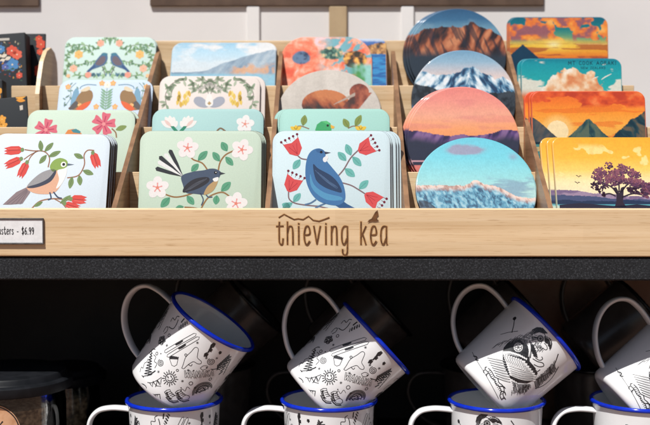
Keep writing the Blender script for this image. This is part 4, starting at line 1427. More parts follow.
ST = [
    # col 1
    (0, -11, 107, 133.5, art_waxeye(), 'pale blue coaster with a green and peach bird among red bell flowers', 'coaster edge standing behind the pale blue coaster with the green bird', 'coasters stacked behind the green bird', dict(dx=.05, roll=.6, nmax=6)),
    (1, 25, 134, 109.5, art_hibiscus(), 'mint coaster with two pink five-petalled flowers, behind the green bird coaster', 'coaster edge standing behind the mint coaster with pink flowers', 'coasters stacked behind the pink flowers', dict(dx=.10, nmax=3, h=9.3)),
    (2, 57, 152, 79.5, art_robins(), 'pale blue coaster with two mirrored orange-breasted birds', 'coaster edge standing behind the mirrored orange-breasted birds', 'coasters stacked behind the orange-breasted birds', dict(dx=.0, nmax=2, h=8.7)),
    (3, 64, 156, 36.5, art_bluebirds(), 'pale mint coaster with two facing blue birds in flowering vines', 'coaster edge standing behind the two facing blue birds', 'coasters stacked behind the facing blue birds', dict(dx=.0, nmax=2, h=8.8)),
    # col 2
    (0, 138.5, 261.5, 130.5, art_fantail(), 'mint coaster with a slate fantail bird among white blossoms', 'coaster edge standing behind the fantail coaster', 'coasters stacked behind the fantail', dict(dx=.10, nmax=5)),
    (1, 151, 263.5, 108.5, art_magnolia(), 'aqua coaster with white blossoms standing behind the fantail coaster', 'coaster edge standing behind the aqua coaster with white blossoms', 'coasters stacked behind the white blossoms', dict(dx=.0, nmax=3, h=9.3)),
    (2, 158.5, 260, 75.5, art_kowhai(), 'pinkish white coaster with mirrored yellow blossom clusters and sage leaves', 'coaster edge standing behind the mirrored yellow blossom coaster', 'coasters stacked behind the yellow blossoms', dict(dx=.5, nmin=2, nmax=2, h=8.9)),
    (3, 171, 276, 42, raster_art(paint_lake_mist, 4.25, 150, 30, (200, 214, 222)), 'pale blue coaster painted with misty mountains above a lake', 'coaster edge standing behind the misty mountain painting', 'coasters stacked behind the misty mountains', dict(h=8.8, dx=.1, wrap=True)),
    # col 3
    (0, 272, 390.5, 130.5, art_tui(), 'pale blue coaster with a large blue bird among red cup flowers', 'coaster edge standing behind the large blue bird coaster', 'coasters stacked behind the large blue bird', dict(dx=.27, nmax=5)),
    (1, 279, 390, 108.5, art_parakeet(), 'aqua coaster with the head of a green parakeet, behind the blue bird coaster', 'coaster edge standing behind the green parakeet coaster', 'coasters stacked behind the green parakeet', dict(dx=-.26, nmax=3, h=9.3)),
    (2, 277.5, 381, 69.5, raster_art(paint_linen, 4.72, 270, 30, (206, 197, 186)), 'round grey coaster with a plump brown long-billed bird', 'coaster edge standing behind the round brown bird coaster', 'coasters stacked behind the brown bird', dict(shape='round', dx=.05)),
    (3, 281, 372, 36.5, raster_art(paint_bright_trees, 4.72, 270, 30, (240, 150, 120)), 'coaster painted with coral sky and colourful trees, left of the blue bay painting', 'coaster edge standing behind the coral sky painting', 'coasters stacked behind the coral trees', dict(h=8.8, corner=2.6, nmax=1, wrap=True, reserve=1)),
    # col 4
    (0, 415.5, 536, 137, raster_art(paint_aqua_peak, 3.27, 400, 80, (150, 215, 222)), 'round aqua coaster with a snowy ridge under a small mauve cloud', 'round coaster edge standing behind the aqua snowy ridge coaster', 'round coasters behind the aqua ridge', dict(shape='round', wrap=True, gloss=True, dx=.10, h=10.4, nmax=2)),
    (1, 406.5, 519, 86.5, raster_art(paint_coral_dusk, 3.27, 400, 80, (240, 150, 130)), 'round coral pink coaster with purple hills at dusk', 'round coaster edge standing behind the coral dusk coaster', 'round coasters behind the coral dusk', dict(shape='round', wrap=True, gloss=True, dx=-.22, h=10.7, nmax=3)),
    (2, 411, 515, 50, raster_art(paint_snow_range, 4.25, 400, 5, (150, 184, 206)), 'round coaster with blue and white snow peaks above dark forest', 'round coaster edge standing behind the snow peaks coaster', 'round coasters behind the snow peaks', dict(shape='round', wrap=True, gloss=True, dx=.05, h=10.6, nmax=2)),
    (3, 408, 505, 8.5, raster_art(paint_brown_range, 4.25, 400, 5, (40, 90, 130)), 'round coaster with rugged brown mountains under deep blue sky, at the very back', 'round coaster edge standing behind the brown mountains coaster', 'round coasters behind the brown mountains', dict(shape='round', wrap=True, gloss=True, dx=-.30, h=10.9, nmax=3)),
    # col 5
    (0, 554, 668, 137, art_tree(), 'yellow coaster with a purple-leaved tree in silhouette beside a lake', 'coaster edge standing behind the yellow tree coaster', 'coasters stacked behind the purple tree', dict(wrap=True, gloss=True, dx=-.46, corner=.8, nmax=3)),
    (1, 531, 645, 91, raster_art(paint_orange_lake, 3.4, 510, 85, (246, 140, 50)), 'orange sunset coaster with dark teal mountains around a lake', 'coaster edge standing behind the orange sunset lake coaster', 'coasters stacked behind the sunset lake', dict(h=10.8, wrap=True, gloss=True, dx=-.28, corner=.9, nmax=3)),
    (2, 520, 620.5, 58.5, art_teal(), 'turquoise sky coaster with a large cream cloud and dark lettering', 'coaster edge standing behind the turquoise sky coaster', 'coasters stacked behind the turquoise sky', dict(wrap=True, gloss=True, dx=-.25, corner=.9, nmax=2)),
    (3, 507.5, 606, 17, raster_art(paint_sunset_clouds, 4.725, 500, 10, (240, 150, 60)), 'sunset coaster with orange clouds in a teal sky above a blue peak', 'coaster edge standing behind the orange cloud sunset coaster', 'coasters stacked behind the orange clouds', dict(h=10.5, wrap=True, gloss=True, dx=-.22, corner=.9, nmax=2)),
]
for row, xl, xr, yt, art, lab, blab, grp, kw in ST:
    stack(row, xl, xr, yt, art, lab, blab, grp, **kw)
# second painting standing beside / behind the coral one
stack(3, 330, 386.5, 38.5, raster_art(paint_blue_bay, 4.72, 270, 30, (70, 112, 178)), 'coaster painted with a blue bay below tan hills, half hidden by the coral painting', '', 'paintings at the back of the middle column', h=8.8, wrap=True, nmax=1, y_off=.5, corner=.8)


# ------------------------------------------------------------------ dark flower-printed cards, far left
def card(name, pxl, pxr, ytop, Y, h, lean, roll, draw, label, th=.16):
    X0, zt = at(pxl, ytop, Y)
    X1, _ = at(pxr, ytop, Y)
    wd = X1 - X0
    a = Art(4.25, 0, 30, (38, 43, 48))
    draw(a)
    me = coaster_mesh(name, 'sq', wd, h, a, (pxl, pxr, ytop), .12, th, True, False, 1.0)
    o = link(name, me)
    o.location = ((X0 + X1) / 2 * CM, (Y - h * math.sin(R(lean))) * CM, (zt - h * math.cos(R(lean))) * CM)
    o.rotation_euler = (-R(lean), R(roll), 0)
    tag(o, label, 'card', 'flower printed cards left of the coasters')


def draw_a(a):
    a.poly([(10, 34), (88, 36), (88, 46), (10, 44)], (206, 200, 190), 2)
    OR, BLU = (226, 92, 70), (84, 142, 196)
    for cx, cy, r, c in ((96, 92, 24, OR), (118, 110, 22, (236, 110, 84)), (50, 82, 18, BLU), (96, 152, 28, BLU), (66, 160, 16, (96, 112, 178)), (124, 200, 14, OR)):
        a.flower(cx, cy, r, c, (240, 220, 190), 2, 6)
    for cx, cy in ((20, 128), (40, 112), (62, 112), (78, 124), (54, 132), (28, 142)):
        a.leaf(cx - 12, cy + 4, cx + 13, cy - 5, 16, (238, 224, 204), 3)
    for cx, cy in ((34, 104), (44, 140), (70, 138), (16, 150)):
        a.leaf(cx - 10, cy + 5, cx + 12, cy - 5, 12, (40, 70, 120), 3.4)
    rnd = random.Random(2)
    for k in range(70):
        x, y = rnd.uniform(4, 132), rnd.uniform(56, 230)
        an = rnd.uniform(0, 6.28)
        a.leaf(x, y, x + 11 * math.cos(an), y + 11 * math.sin(an), 5, rnd.choice(((70, 96, 78), (196, 180, 150), (150, 66, 54), (58, 92, 140), (214, 150, 80))), 1)
    for k in range(9):
        a.leaf(60 + 5 * k, 176, 64 + 6 * k, 164 - (k % 3) * 5, 6, (104, 140, 96), 2)


def draw_b(a):
    for cx, cy, r in ((182, 60, 22), (172, 36, 15), (178, 92, 14), (178, 168, 22), (170, 186, 12)):
        a.flower(cx, cy, r, (228, 88, 62), (244, 190, 140), 2, 6)
    a.leaf(150, 40, 182, 26, 12, (98, 128, 78), 2)


def draw_c(a):
    for cx, cy, r in ((14, 268, 34), (22, 310, 22), (6, 316, 18), (58, 360, 20), (62, 394, 20), (54, 420, 14)):
        a.flower(cx, cy, r, (246, 172, 70), (250, 214, 130), 2, 5)


def draw_d(a):
    a.leaf(122, 290, 170, 282, 22, (246, 178, 80), 2)
    a.leaf(124, 300, 162, 306, 16, (240, 160, 60), 2.4)
    a.poly([(136, 326), (150, 324), (150, 344), (137, 346)], (216, 206, 192), 2)
    for cx, cy in ((58, 376), (62, 404), (44, 400)):
        a.flower(cx, cy, 18, (246, 172, 70), (250, 214, 130), 2)


card('greeting_card', 8, 47.3, 33, 111.2, 15, 9, 0, draw_b, 'dark card with red flowers at its right edge, hindmost of the card stack')
card('greeting_card', -30, 36.5, 33.6, 108.9, 15, 9, -4, draw_a, 'thick dark packet with blue, white and red flowers and a pale title strip', 1.7)
card('greeting_card', -30, 11.5, 80, 104.8, 14, 8, -3.5, draw_c, 'thick dark packet with large amber flowers, cut by the left side of the photo', 1.3)
card('greeting_card', -6, 40, 97, 103.2, 12, 10, -6, draw_d, 'dark card with an amber leaf sprig, front of the card stack above pink flowers')


# ------------------------------------------------------------------ enamel mugs
RB, RT = 3.80, 4.17        # outer radius at base and below the rim


def mug_r(z):
    return RB + (RT - RB) * max(0, min(1, z / MUG_H))


def mug_body_mesh():
    b = MB()
    prof = [(0.0, .05), (3.05, .05), (3.17, 0.0), (3.35, 0.0), (3.51, .05), (3.67, .18), (3.79, .40)]
    for k in range(1, 13):
        z = .4 + (MUG_H - .55) * k / 12
        prof.append((mug_r(z), z))
    prof += [(4.22, MUG_H - .08), (4.10, MUG_H - .08)]
    for k in range(12, 0, -1):
        z = .5 + (MUG_H - .7) * k / 12
        prof.append((mug_r(z) - .13, z))
    prof += [(3.55, .26), (3.25, .18), (0.0, .18)]
    b.lathe(prof, 96)
    return b.mesh('mug_body', [M['enamel']], True, False, 50)


def mug_rim_mesh():
    b = MB()
    prof = []
    for k in range(12):
        a = 2 * math.pi * k / 12
        prof.append((4.27 + .19 * math.cos(a), MUG_H - .11 + .20 * math.sin(a)))
    b.lathe(prof, 96, 0, True)
    return b.mesh('mug_rim', [M['blue_enamel']], True)


def mug_handle_mesh():
    b = MB()
    pts = [(-mug_r(6.9) + .10, 6.95), (-4.75, 7.05), (-5.8, 7.08), (-6.9, 6.85), (-7.6, 6.15), (-7.85, 5.2), (-7.7, 4.2), (-7.2, 3.2), (-6.4, 2.3), (-5.4, 1.62), (-4.6, 1.25), (-mug_r(1.0) + .10, 1.02)]
    path = [(x, 0, z) for x, z in catmull(pts, False, 5)]
    b.sweep(path, .235, .60, (0, 1, 0), 16)
    return b.mesh('handle', [M['enamel']], True, False, 60)


class Wrap:
    """line drawing laid on the mug wall. Coordinates: s = arc position (cm at mid radius), z = height (cm)"""

    def __init__(self):
        self.mb = MB()
        self.n = 0

    def pt(self, s, z, off):
        r = mug_r(z) + off
        a = -math.pi / 2 + s / 4.0
        return (r * math.cos(a), r * math.sin(a), z)

    def stroke(self, pts, w=.07, smooth=True, mi=0, taper=False, lv=0):
        if smooth and len(pts) > 2:
            pts = catmull(pts, False, 4)
        q = []
        for a, b_ in zip(pts, pts[1:]):
            k = max(1, int(math.hypot(b_[0] - a[0], b_[1] - a[1]) / .22))
            for i in range(k):
                q.append((a[0] + (b_[0] - a[0]) * i / k, a[1] + (b_[1] - a[1]) * i / k))
        q.append(pts[-1])
        v, f = ribbon(q, w, taper)
        self.n += 1
        off = .006 + .012 * lv + .00002 * (self.n % 200)
        self.mb.add([self.pt(s, min(max(z, .42), MUG_H - .42), off) for s, z in v], f, mi)

    def fill(self, pts, mi=0, smooth=False, lv=0, step=.07):
        """solid patch, filled in fine rows so that it follows the curved wall"""
        if smooth:
            pts = catmull(pts, True, 5)
        ys = [p[1] for p in pts]
        y0, y1 = min(ys), max(ys)
        n = max(1, int((y1 - y0) / step))
        self.n += 1
        off = .006 + .012 * lv + .00002 * (self.n % 200)

        def spans(y):
            xs = []
            for a, b_ in zip(pts, pts[1:] + pts[:1]):
                if (a[1] > y) != (b_[1] > y):
                    xs.append(a[0] + (b_[0] - a[0]) * (y - a[1]) / (b_[1] - a[1]))
            return sorted(xs)
        h = (y1 - y0) / n
        for i in range(n):
            ym = y0 + h * (i + .5)
            xs = spans(ym)
            for a, b_ in zip(xs[::2], xs[1::2]):
                k = max(1, int((b_ - a) / .25))
                vs, fs = [], []
                for j in range(k + 1):
                    x = a + (b_ - a) * j / k
                    for yy in (ym - h / 2, ym + h / 2):
                        vs.append(self.pt(x, min(max(yy, .42), MUG_H - .42), off))
                for j in range(k):
                    fs.append((2 * j, 2 * j + 2, 2 * j + 3, 2 * j + 1))
                self.mb.add(vs, fs, mi)

    def circle(self, cx, cy, r, w=.06, mi=0, lv=0):
        e = ellipse(cx, cy, r, r, 0, 20)
        self.stroke(e + e[:2], w, False, mi, False, lv)

    def mesh(self, name):
        return self.mb.mesh(name, [M['ink'], M['ink_grey'], M['ink_white']])


def crop_map(cx, cy, scale, rot):
    """from a crop's pixels (y down) to (s, z) on the wall; the drawing is turned by rot degrees with the mug"""
    c, s_ = math.cos(R(rot)), math.sin(R(rot))

    def f(p):
        x, y = (p[0] - cx) * scale, -(p[1] - cy) * scale
        return (x * c - y * s_, x * s_ + y * c + 4.0)
    return f


def doodle_mesh():
    W_ = Wrap()
    rnd = random.Random(4)
    K = 1 / (2.74 * 11.0)
    for turn in (0, 1, 2):
        base = crop_map(287, 264, K, 47)
        sh = turn * 8.38

        def F(*pts):
            return [(a + sh, b_) for a, b_ in (base(p) for p in pts)]
        L = .052
        for (x0, y0, x1, y1) in ((246, 213, 338, 184), (252, 226, 344, 194)):
            dx, dy = x1 - x0, y1 - y0
            n = math.hypot(dx, dy)
            nx, ny = -dy / n * 4, dx / n * 4
            e = [(x0 + nx, y0 + ny), (x1 + nx, y1 + ny), (x1 + 5, y1 - 2), (x1 - nx, y1 - ny), (x0 - nx, y0 - ny), (x0 - 4, y0 + 1), (x0 + nx, y0 + ny)]
            W_.stroke(F(*e), L, False)
            mx_, my_ = (x0 + x1) / 2 - 3, (y0 + y1) / 2
            W_.fill(F((mx_ - 11, my_ + 1), (mx_ - 8, my_ - 2), (mx_, my_ - 3), (mx_ + 12, my_ - 7), (mx_ + 14, my_ - 3), (mx_ + 4, my_ + 2), (mx_ - 8, my_ + 5)))
        # rose / ball
        for r in (12, 8, 4):
            W_.stroke(F(*[(235 + r * (1 + .18 * math.sin(5 * t)) * math.cos(t), 181 + r * .9 * (1 + .18 * math.sin(5 * t)) * math.sin(t)) for t in [k * .45 for k in range(15)]]), .08)
        for k in range(6):
            an = k * 1.05
            W_.stroke(F((235 + 4 * math.cos(an), 181 + 4 * math.sin(an)), (235 + 12 * math.cos(an + .3), 181 + 11 * math.sin(an + .3))), .07, False)
        for cx, cy, r in ((216, 213, 4), (262, 173, 4), (296, 313, 5), (349, 322, 4), (302, 232, 3), (270, 268, 3)):
            W_.stroke(F(*(ellipse(cx, cy, r, r) + ellipse(cx, cy, r, r)[:1])), .06, False)
        for cx, cy, r in ((227, 240, 10), (362, 267, 11)):
            W_.stroke(F(*[(cx + r * t / 17 * math.cos(t), cy + r * t / 17 * math.sin(t)) for t in [k * .5 for k in range(4, 35)]]), .06)
        # cup with lid
        W_.stroke(F((255, 234), (258, 252), (264, 256), (272, 253), (279, 238)), L, False)
        W_.fill(F((254, 230), (260, 226), (282, 234), (279, 240), (256, 235)))
        # lake outline
        lake = [(283, 264), (290, 254), (300, 238), (318, 226), (331, 217), (338, 222), (333, 236), (330, 246), (337, 258), (334, 264), (326, 262), (318, 254), (308, 256), (296, 262), (288, 267), (283, 264)]
        W_.stroke(F(*lake), L)
        W_.stroke(F((302, 258), (308, 264), (312, 260)), .06)
        # footprints
        for pts in ([(346, 246), (350, 238), (358, 236), (360, 243), (354, 250)], [(361, 236), (364, 229), (371, 226), (374, 233), (368, 239)],
                    [(366, 228), (372, 218), (381, 214), (385, 220), (378, 228)], [(358, 238), (362, 232), (366, 234), (362, 240)]):
            W_.fill(F(*pts))
        W_.fill(F((386, 246), (391, 243), (395, 248), (391, 254), (386, 252)))
        # sun with face
        W_.stroke(F(*(ellipse(245, 285, 12, 12) + ellipse(245, 285, 12, 12)[:2])), .085, False)
        for k in range(17):
            an = k * 2 * math.pi / 17
            r1 = 22 if k % 2 else 19
            W_.stroke(F((245 + 15 * math.cos(an), 285 + 15 * math.sin(an)), (245 + r1 * math.cos(an), 285 + r1 * math.sin(an))), .08, False)
        for ex in (-5, 4):
            W_.stroke(F((245 + ex, 279), (245 + ex + 1, 283)), .10, False)
        W_.stroke(F((238, 288), (243, 292), (249, 291), (252, 286)), .08)
        # bunting / peaks
        W_.stroke(F((178, 284), (190, 287), (206, 284), (222, 278)), .06)
        for x, y in ((184, 286), (196, 286), (209, 284)):
            W_.stroke(F((x, y), (x + 7, y + 12), (x + 12, y - 2)), .07, False)
        W_.stroke(F((200, 300), (208, 286), (216, 302), (204, 298)), .07, False)
        # pine tree scribble
        zig = []
        for k in range(19):
            y = 204 + k * 3.5
            hw = 3 + k * .7
            zig.append((196 - k * .9 + (hw if k % 2 else -hw), y + (2 if k % 2 else -2)))
        W_.stroke(F(*zig), .075, True)
        W_.stroke(F((186, 206), (200, 198), (210, 200)), .08)
        W_.stroke(F((180, 266), (196, 262), (206, 258)), .12)
        W_.stroke(F((196, 204), (184, 262)), .06, False)
        W_.stroke(F((204, 214), (212, 222), (206, 232), (214, 240), (206, 250)), .06)
        # waves to the left
        W_.stroke(F((152, 250), (156, 238), (164, 242), (168, 230), (178, 228), (182, 220)), .06)
        W_.stroke(F((160, 262), (166, 268)), .08, False)
        # boots
        for ox, oy, m_ in ((0, 0, 1), (28, 8, 1)):
            p = [(222, 319), (229, 315), (238, 315), (240, 326), (246, 334), (255, 341), (256, 347), (250, 352), (238, 349), (230, 341), (225, 331)]
            p = [(a + ox, b_ + oy) for a, b_ in p]
            W_.stroke(F(*(p + p[:1])), .06, False)
            W_.stroke(F(*[(a + ox, b_ + oy) for a, b_ in ((223, 334), (229, 346), (238, 354), (252, 356))]), .10, False)
            for k in range(4):
                W_.stroke(F((229 + ox + 3 * k, 322 + oy + 5 * k), (239 + ox + 3 * k, 320 + oy + 5 * k)), .06, False)
            W_.fill(F(*[(a + ox, b_ + oy) for a, b_ in ((224, 322), (229, 319), (231, 332), (238, 343), (232, 342), (227, 332))]))
        for sx, sy in ((276, 300), (304, 330), (216, 262), (352, 252), (340, 206), (252, 198), (378, 262), (298, 274)):
            for q in range(3):
                an = q * math.pi / 3
                W_.stroke(F((sx - 3.4 * math.cos(an), sy - 3.4 * math.sin(an)), (sx + 3.4 * math.cos(an), sy + 3.4 * math.sin(an))), .04, False)
        for sx, sy in ((268, 318), (312, 278), (230, 216), (346, 280), (372, 300), (258, 296)):
            W_.fill(F(*ellipse(sx, sy, 1.6, 1.6, 0, 8)))
        W_.stroke(F((262, 330), (270, 322), (276, 330), (284, 320), (290, 328)), .045)
        W_.stroke(F((330, 276), (340, 272), (350, 278), (344, 284), (334, 283), (330, 276)), .045)
        # place name in open letters
        P, xe = write('WANAKA', 0, 0, 1.0, 1.0, .16)
        c20, s20 = math.cos(R(17)), math.sin(R(17))
        for p in P:
            q = []
            for x, y in p:
                u, v = x * 82 / xe, -y * 13
                q.append((284 + u * c20 - v * s20, 291 + u * s20 + v * c20))
            W_.stroke(F(*q), .155, False)
            W_.stroke(F(*q), .068, False, 2, False, 1)
        # hatched mandala
        for r in (29, 26, 17):
            e = [(322 + r * math.cos(t), 352 + r * math.sin(t)) for t in [math.pi * (1.0 + k / 14) for k in range(16)]]
            W_.stroke(F(*e), .07)
        for k in range(20):
            an = math.pi * (1.03 + k / 21)
            W_.stroke(F((322 + 17 * math.cos(an), 352 + 17 * math.sin(an)), (322 + 26 * math.cos(an + .12), 352 + 26 * math.sin(an + .12))), .07, False)
        for k in range(12):
            W_.stroke(F((308 + rnd.uniform(-8, 24), 350 + rnd.uniform(-10, 8)), (312 + rnd.uniform(-4, 28), 346 + rnd.uniform(-10, 10))), .06, False)
        # fern and twig to the right
        W_.stroke(F((356, 290), (372, 296), (390, 292), (408, 276)), .08)
        for k in range(8):
            x, y = 372 + 5 * k, 296 - 2.6 * k
            W_.fill(F((x, y), (x + 3, y - 12), (x + 7, y - 13), (x + 5, y - 2)))
            W_.stroke(F((x, y), (x + 8, y + 8)), .10, False)
        for k in range(6):
            W_.stroke(F((376 + k * 6, 320 - k * 9), (386 + k * 6, 316 - k * 8)), .14, False)
            W_.stroke(F((388 + k * 4, 330 - k * 7), (394 + k * 4, 324 - k * 7)), .08, False)
        # top words / squiggles near the rim
        for k in range(6):
            x, y = 296 + 7 * k, 164 - 3 * k
            W_.stroke(F((x, y), (x + 2, y - 9), (x + 5, y - 2), (x + 7, y - 10)), .09, False)
        W_.stroke(F((262, 150), (276, 158), (288, 150), (296, 138)), .08)
        W_.stroke(F((268, 136), (276, 128), (284, 136), (292, 128), (300, 130)), .07)
        W_.stroke(F((240, 158), (250, 148), (258, 150), (254, 160), (244, 164)), .07)
        for k in range(5):
            W_.stroke(F((306 + 5 * k, 146 - 4 * k), (314 + 5 * k, 140 - 4 * k)), .12, False)
        # left side: fish and kettle
        W_.stroke(F((140, 292), (158, 284), (172, 296), (158, 306), (140, 292), (132, 284), (132, 302), (140, 292)), .07)
        W_.stroke(F((176, 318), (180, 342), (204, 344), (208, 322), (176, 318)), .07, False)
        for k in range(4):
            W_.stroke(F((182 + 6 * k, 322), (184 + 6 * k, 340)), .06, False)
    return W_.mesh('printed_drawing')


def kea_mesh():
    """engraving-style bird in a jacket, wing spread, claws forward"""
    W_ = Wrap()
    rnd = random.Random(8)
    K = 1 / (4.72 * 11.0)
    base = crop_map(250, 225, K, 47)
    for sh in (0.0, 12.6):
        def F(*pts):
            return [(a + sh, b_) for a, b_ in (base(p) for p in pts)]
        # jacket
        W_.fill(F((162, 176), (168, 150), (186, 128), (214, 110), (240, 104), (262, 116), (276, 140), (284, 176), (286, 214), (262, 206), (230, 190), (196, 180)))
        e = ellipse(234, 150, 20, 21)
        W_.fill(F(*e), 2, False, 1)
        W_.stroke(F(*(ellipse(234, 150, 15, 16) + ellipse(234, 150, 15, 16)[:1])), .05, False, 0, False, 2)
        for k in range(6):
            an = k * math.pi / 3
            W_.stroke(F((234, 150), (234 + 12 * math.cos(an), 150 + 12 * math.sin(an))), .05, False, 0, False, 2)
        W_.fill(F((164, 168), (196, 168), (240, 182), (274, 200), (272, 206), (238, 190), (196, 178), (164, 178)), 2, False, 1)
        W_.stroke(F((286, 120), (292, 150), (288, 196)), .09)
        W_.stroke(F((278, 116), (284, 146), (280, 190)), .06, True, 2, False, 1)
        # neck feathers
        for k in range(60):
            x, y = rnd.uniform(244, 314), rnd.uniform(84, 134)
            if y < 84 + (300 - x) * .35:
                continue
            L = rnd.uniform(8, 20)
            W_.stroke(F((x, y), (x + L * .4, y + L * .25), (x + L * .8, y - 4 + L * .5)), .055, True, rnd.choice((0, 1, 1)))
        for k in range(26):
            x = 112 + k * 7.2
            y = 150 - k * 2.4
            W_.stroke(F((x, y + rnd.uniform(-10, 10)), (x + 26, y - 16 + rnd.uniform(-8, 8))), .06, False, 1, True)
        # cap, head, goggles, hooked bill
        W_.fill(F((288, 88), (298, 68), (318, 57), (340, 58), (356, 72), (366, 84), (348, 86), (328, 80), (308, 88)))
        W_.stroke(F((294, 94), (308, 82), (330, 77), (348, 84), (356, 96)), .06)
        W_.fill(F((350, 96), (366, 99), (380, 110), (386, 128), (383, 148), (376, 160), (371, 144), (364, 132), (352, 124)), 0)
        W_.stroke(F((356, 102), (368, 106), (377, 118), (379, 134)), .045, True, 2, True, 1)
        W_.stroke(F((350, 128), (360, 138), (364, 152), (356, 158), (344, 150)), .06)
        W_.stroke(F((344, 152), (330, 164), (318, 150), (308, 132)), .06)
        for r in (14, 10, 5):
            W_.stroke(F(*(ellipse(333, 108, r, r) + ellipse(333, 108, r, r)[:2])), .06, False)
        W_.fill(F(*ellipse(334, 108, 4, 4, 0, 10)))
        W_.stroke(F((296, 104), (320, 106)), .13, False)
        for k in range(34):
            x, y = rnd.uniform(302, 348), rnd.uniform(122, 160)
            W_.stroke(F((x, y), (x - 5, y + 5), (x - 7, y + 12)), .045, True, rnd.choice((0, 1, 1)), True)
        W_.fill(F((292, 128), (304, 140), (316, 170), (322, 196), (304, 190), (292, 166)))
        W_.stroke(F((300, 200), (322, 212), (346, 218), (352, 232), (330, 236), (306, 226)), .075)
        W_.stroke(F((312, 196), (330, 206), (344, 200), (340, 190)), .07)
        # wing: dark bed, white feathers over it
        W_.fill(F((164, 182), (200, 184), (244, 196), (284, 212), (312, 240), (326, 268), (318, 300), (280, 316), (236, 312), (200, 292), (176, 252), (164, 214)))
        for k in range(9):
            sx, sy = 172 + 3.2 * k, 190 + 10.5 * k
            ex, ey = 262 + 9.5 * min(k, 6), 214 + 10.8 * k
            W_.stroke(F((sx, sy), ((sx + ex) / 2 - 4, (sy + ey) / 2 + 7), (ex - 8, ey), (ex, ey + 1)), .172 - .003 * k, True, 2, False, 1)
            W_.stroke(F((sx + 8, sy + 3), ((sx + ex) / 2 - 2, (sy + ey) / 2 + 6), (ex - 12, ey)), .03, True, 0, False, 2)
        for k in range(8):
            sx, sy = 172 + 10.5 * k, 184 + 3.2 * k
            W_.stroke(F((sx, sy), (sx + 6, sy + 22), (sx + 20, sy + 40 + k)), .150, True, 2, False, 3)
            W_.stroke(F((sx + 1, sy + 4), (sx + 7, sy + 22), (sx + 18, sy + 36 + k)), .035, True, 0, False, 4)
        # lower feathers / breeches
        W_.fill(F((206, 304), (240, 318), (296, 320), (306, 336), (284, 362), (252, 366), (218, 336)), 1)
        for k in range(40):
            x, y = rnd.uniform(208, 298), rnd.uniform(310, 356)
            W_.stroke(F((x, y), (x + 4, y + 8), (x + 2, y + 18)), .05, True, 0, True, 1)
        for k in range(12):
            x, y = rnd.uniform(212, 296), rnd.uniform(312, 352)
            W_.stroke(F((x, y), (x + 5, y + 8), (x + 4, y + 17)), .06, True, rnd.choice((1, 1, 2)), True, 1)
        # long tail quills going back to the base
        for k in range(9):
            x, y = 92 + k * 6, 196 + k * 12
            W_.stroke(F((176 + k * 3, 214 + k * 12), (140 + k * 4, 206 + k * 12), (x, y)), .14, True, 0, True)
            W_.stroke(F((172 + k * 3, 212 + k * 12), (140 + k * 4, 205 + k * 12), (x + 6, y)), .06, True, 2, True, 1)
        # legs and claws
        leg = [(84, 252), (100, 268), (114, 292), (128, 300), (134, 318), (150, 330), (160, 352), (156, 374), (166, 392)]
        W_.stroke(F(*leg), .08)
        W_.stroke(F(*[(a + 14, b_ - 6) for a, b_ in leg]), .08)
        for p in ([(84, 252), (76, 258), (78, 268)], [(84, 252), (84, 242), (92, 240)], [(100, 268), (90, 276), (92, 284)], [(160, 352), (176, 356), (184, 372)], [(166, 392), (176, 384), (186, 392)], [(150, 330), (168, 330), (180, 340)]):
            W_.stroke(F(*p), .12, True, 0, True)
        for k in range(14):
            W_.stroke(F((96 + k * 5, 262 + k * 8), (106 + k * 5, 258 + k * 8)), .055, False)
        # shaded cloak to the right
        for k in range(44):
            t = k / 43
            x, y = 326 + t * 84, 330 - t * 92
            W_.stroke(F((x - 8, y - 24 + rnd.uniform(-8, 8)), (x, y), (x + 10, y + 18 + rnd.uniform(-6, 6))), .07, True, rnd.choice((0, 1, 1)))
        W_.stroke(F((324, 300), (356, 284), (388, 262), (404, 226), (416, 176)), .09)
        W_.stroke(F((330, 346), (372, 336), (408, 300), (428, 240)), .09)
        # ball-topped staff
        W_.stroke(F((205, 78), (212, 44), (214, 10)), .075, False)
        W_.fill(F(*ellipse(214, 6, 9, 9, 0, 12)))
        W_.stroke(F((150, 82), (190, 76), (232, 74)), .05, False)
        # hem squiggle by the base
        W_.stroke(F((20, 176), (34, 182), (40, 192), (34, 200), (48, 204)), .10)
        W_.stroke(F((8, 150), (40, 204), (92, 286), (150, 386)), .045)
        W_.stroke(F((300, 250), (318, 262), (336, 250)), .08)
    return W_.mesh('printed_drawing')


BODY, RIM, HANDLE = mug_body_mesh(), mug_rim_mesh(), mug_handle_mesh()
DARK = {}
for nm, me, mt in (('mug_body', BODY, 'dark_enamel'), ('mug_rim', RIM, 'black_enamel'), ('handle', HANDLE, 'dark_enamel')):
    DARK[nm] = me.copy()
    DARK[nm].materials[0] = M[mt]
DOODLE, KEA = doodle_mesh(), kea_mesh()
from mathutils import Matrix


def mug(label, group, base, tilt=0.0, fwd=0.0, spin=0.0, art=None, yaw=0.0, dark=False):
    t = thing('enamel_mug', label, 'mug', base, (0, 0, 0), group)
    m_ = Matrix.Rotation(R(fwd), 4, 'X') @ Matrix.Rotation(R(tilt), 4, 'Y') @ Matrix.Rotation(R(yaw), 4, 'Z')
    t.rotation_euler = m_.to_euler()
    spin = spin - yaw
    for nm, me in (('mug_body', BODY), ('mug_rim', RIM), ('handle', HANDLE)):
        o = link(nm, DARK[nm] if dark else me, t)
    if art:
        o = link('printed_drawing', art, t)
        o.rotation_euler = (0, 0, R(spin))
    return t


MY = 95.0
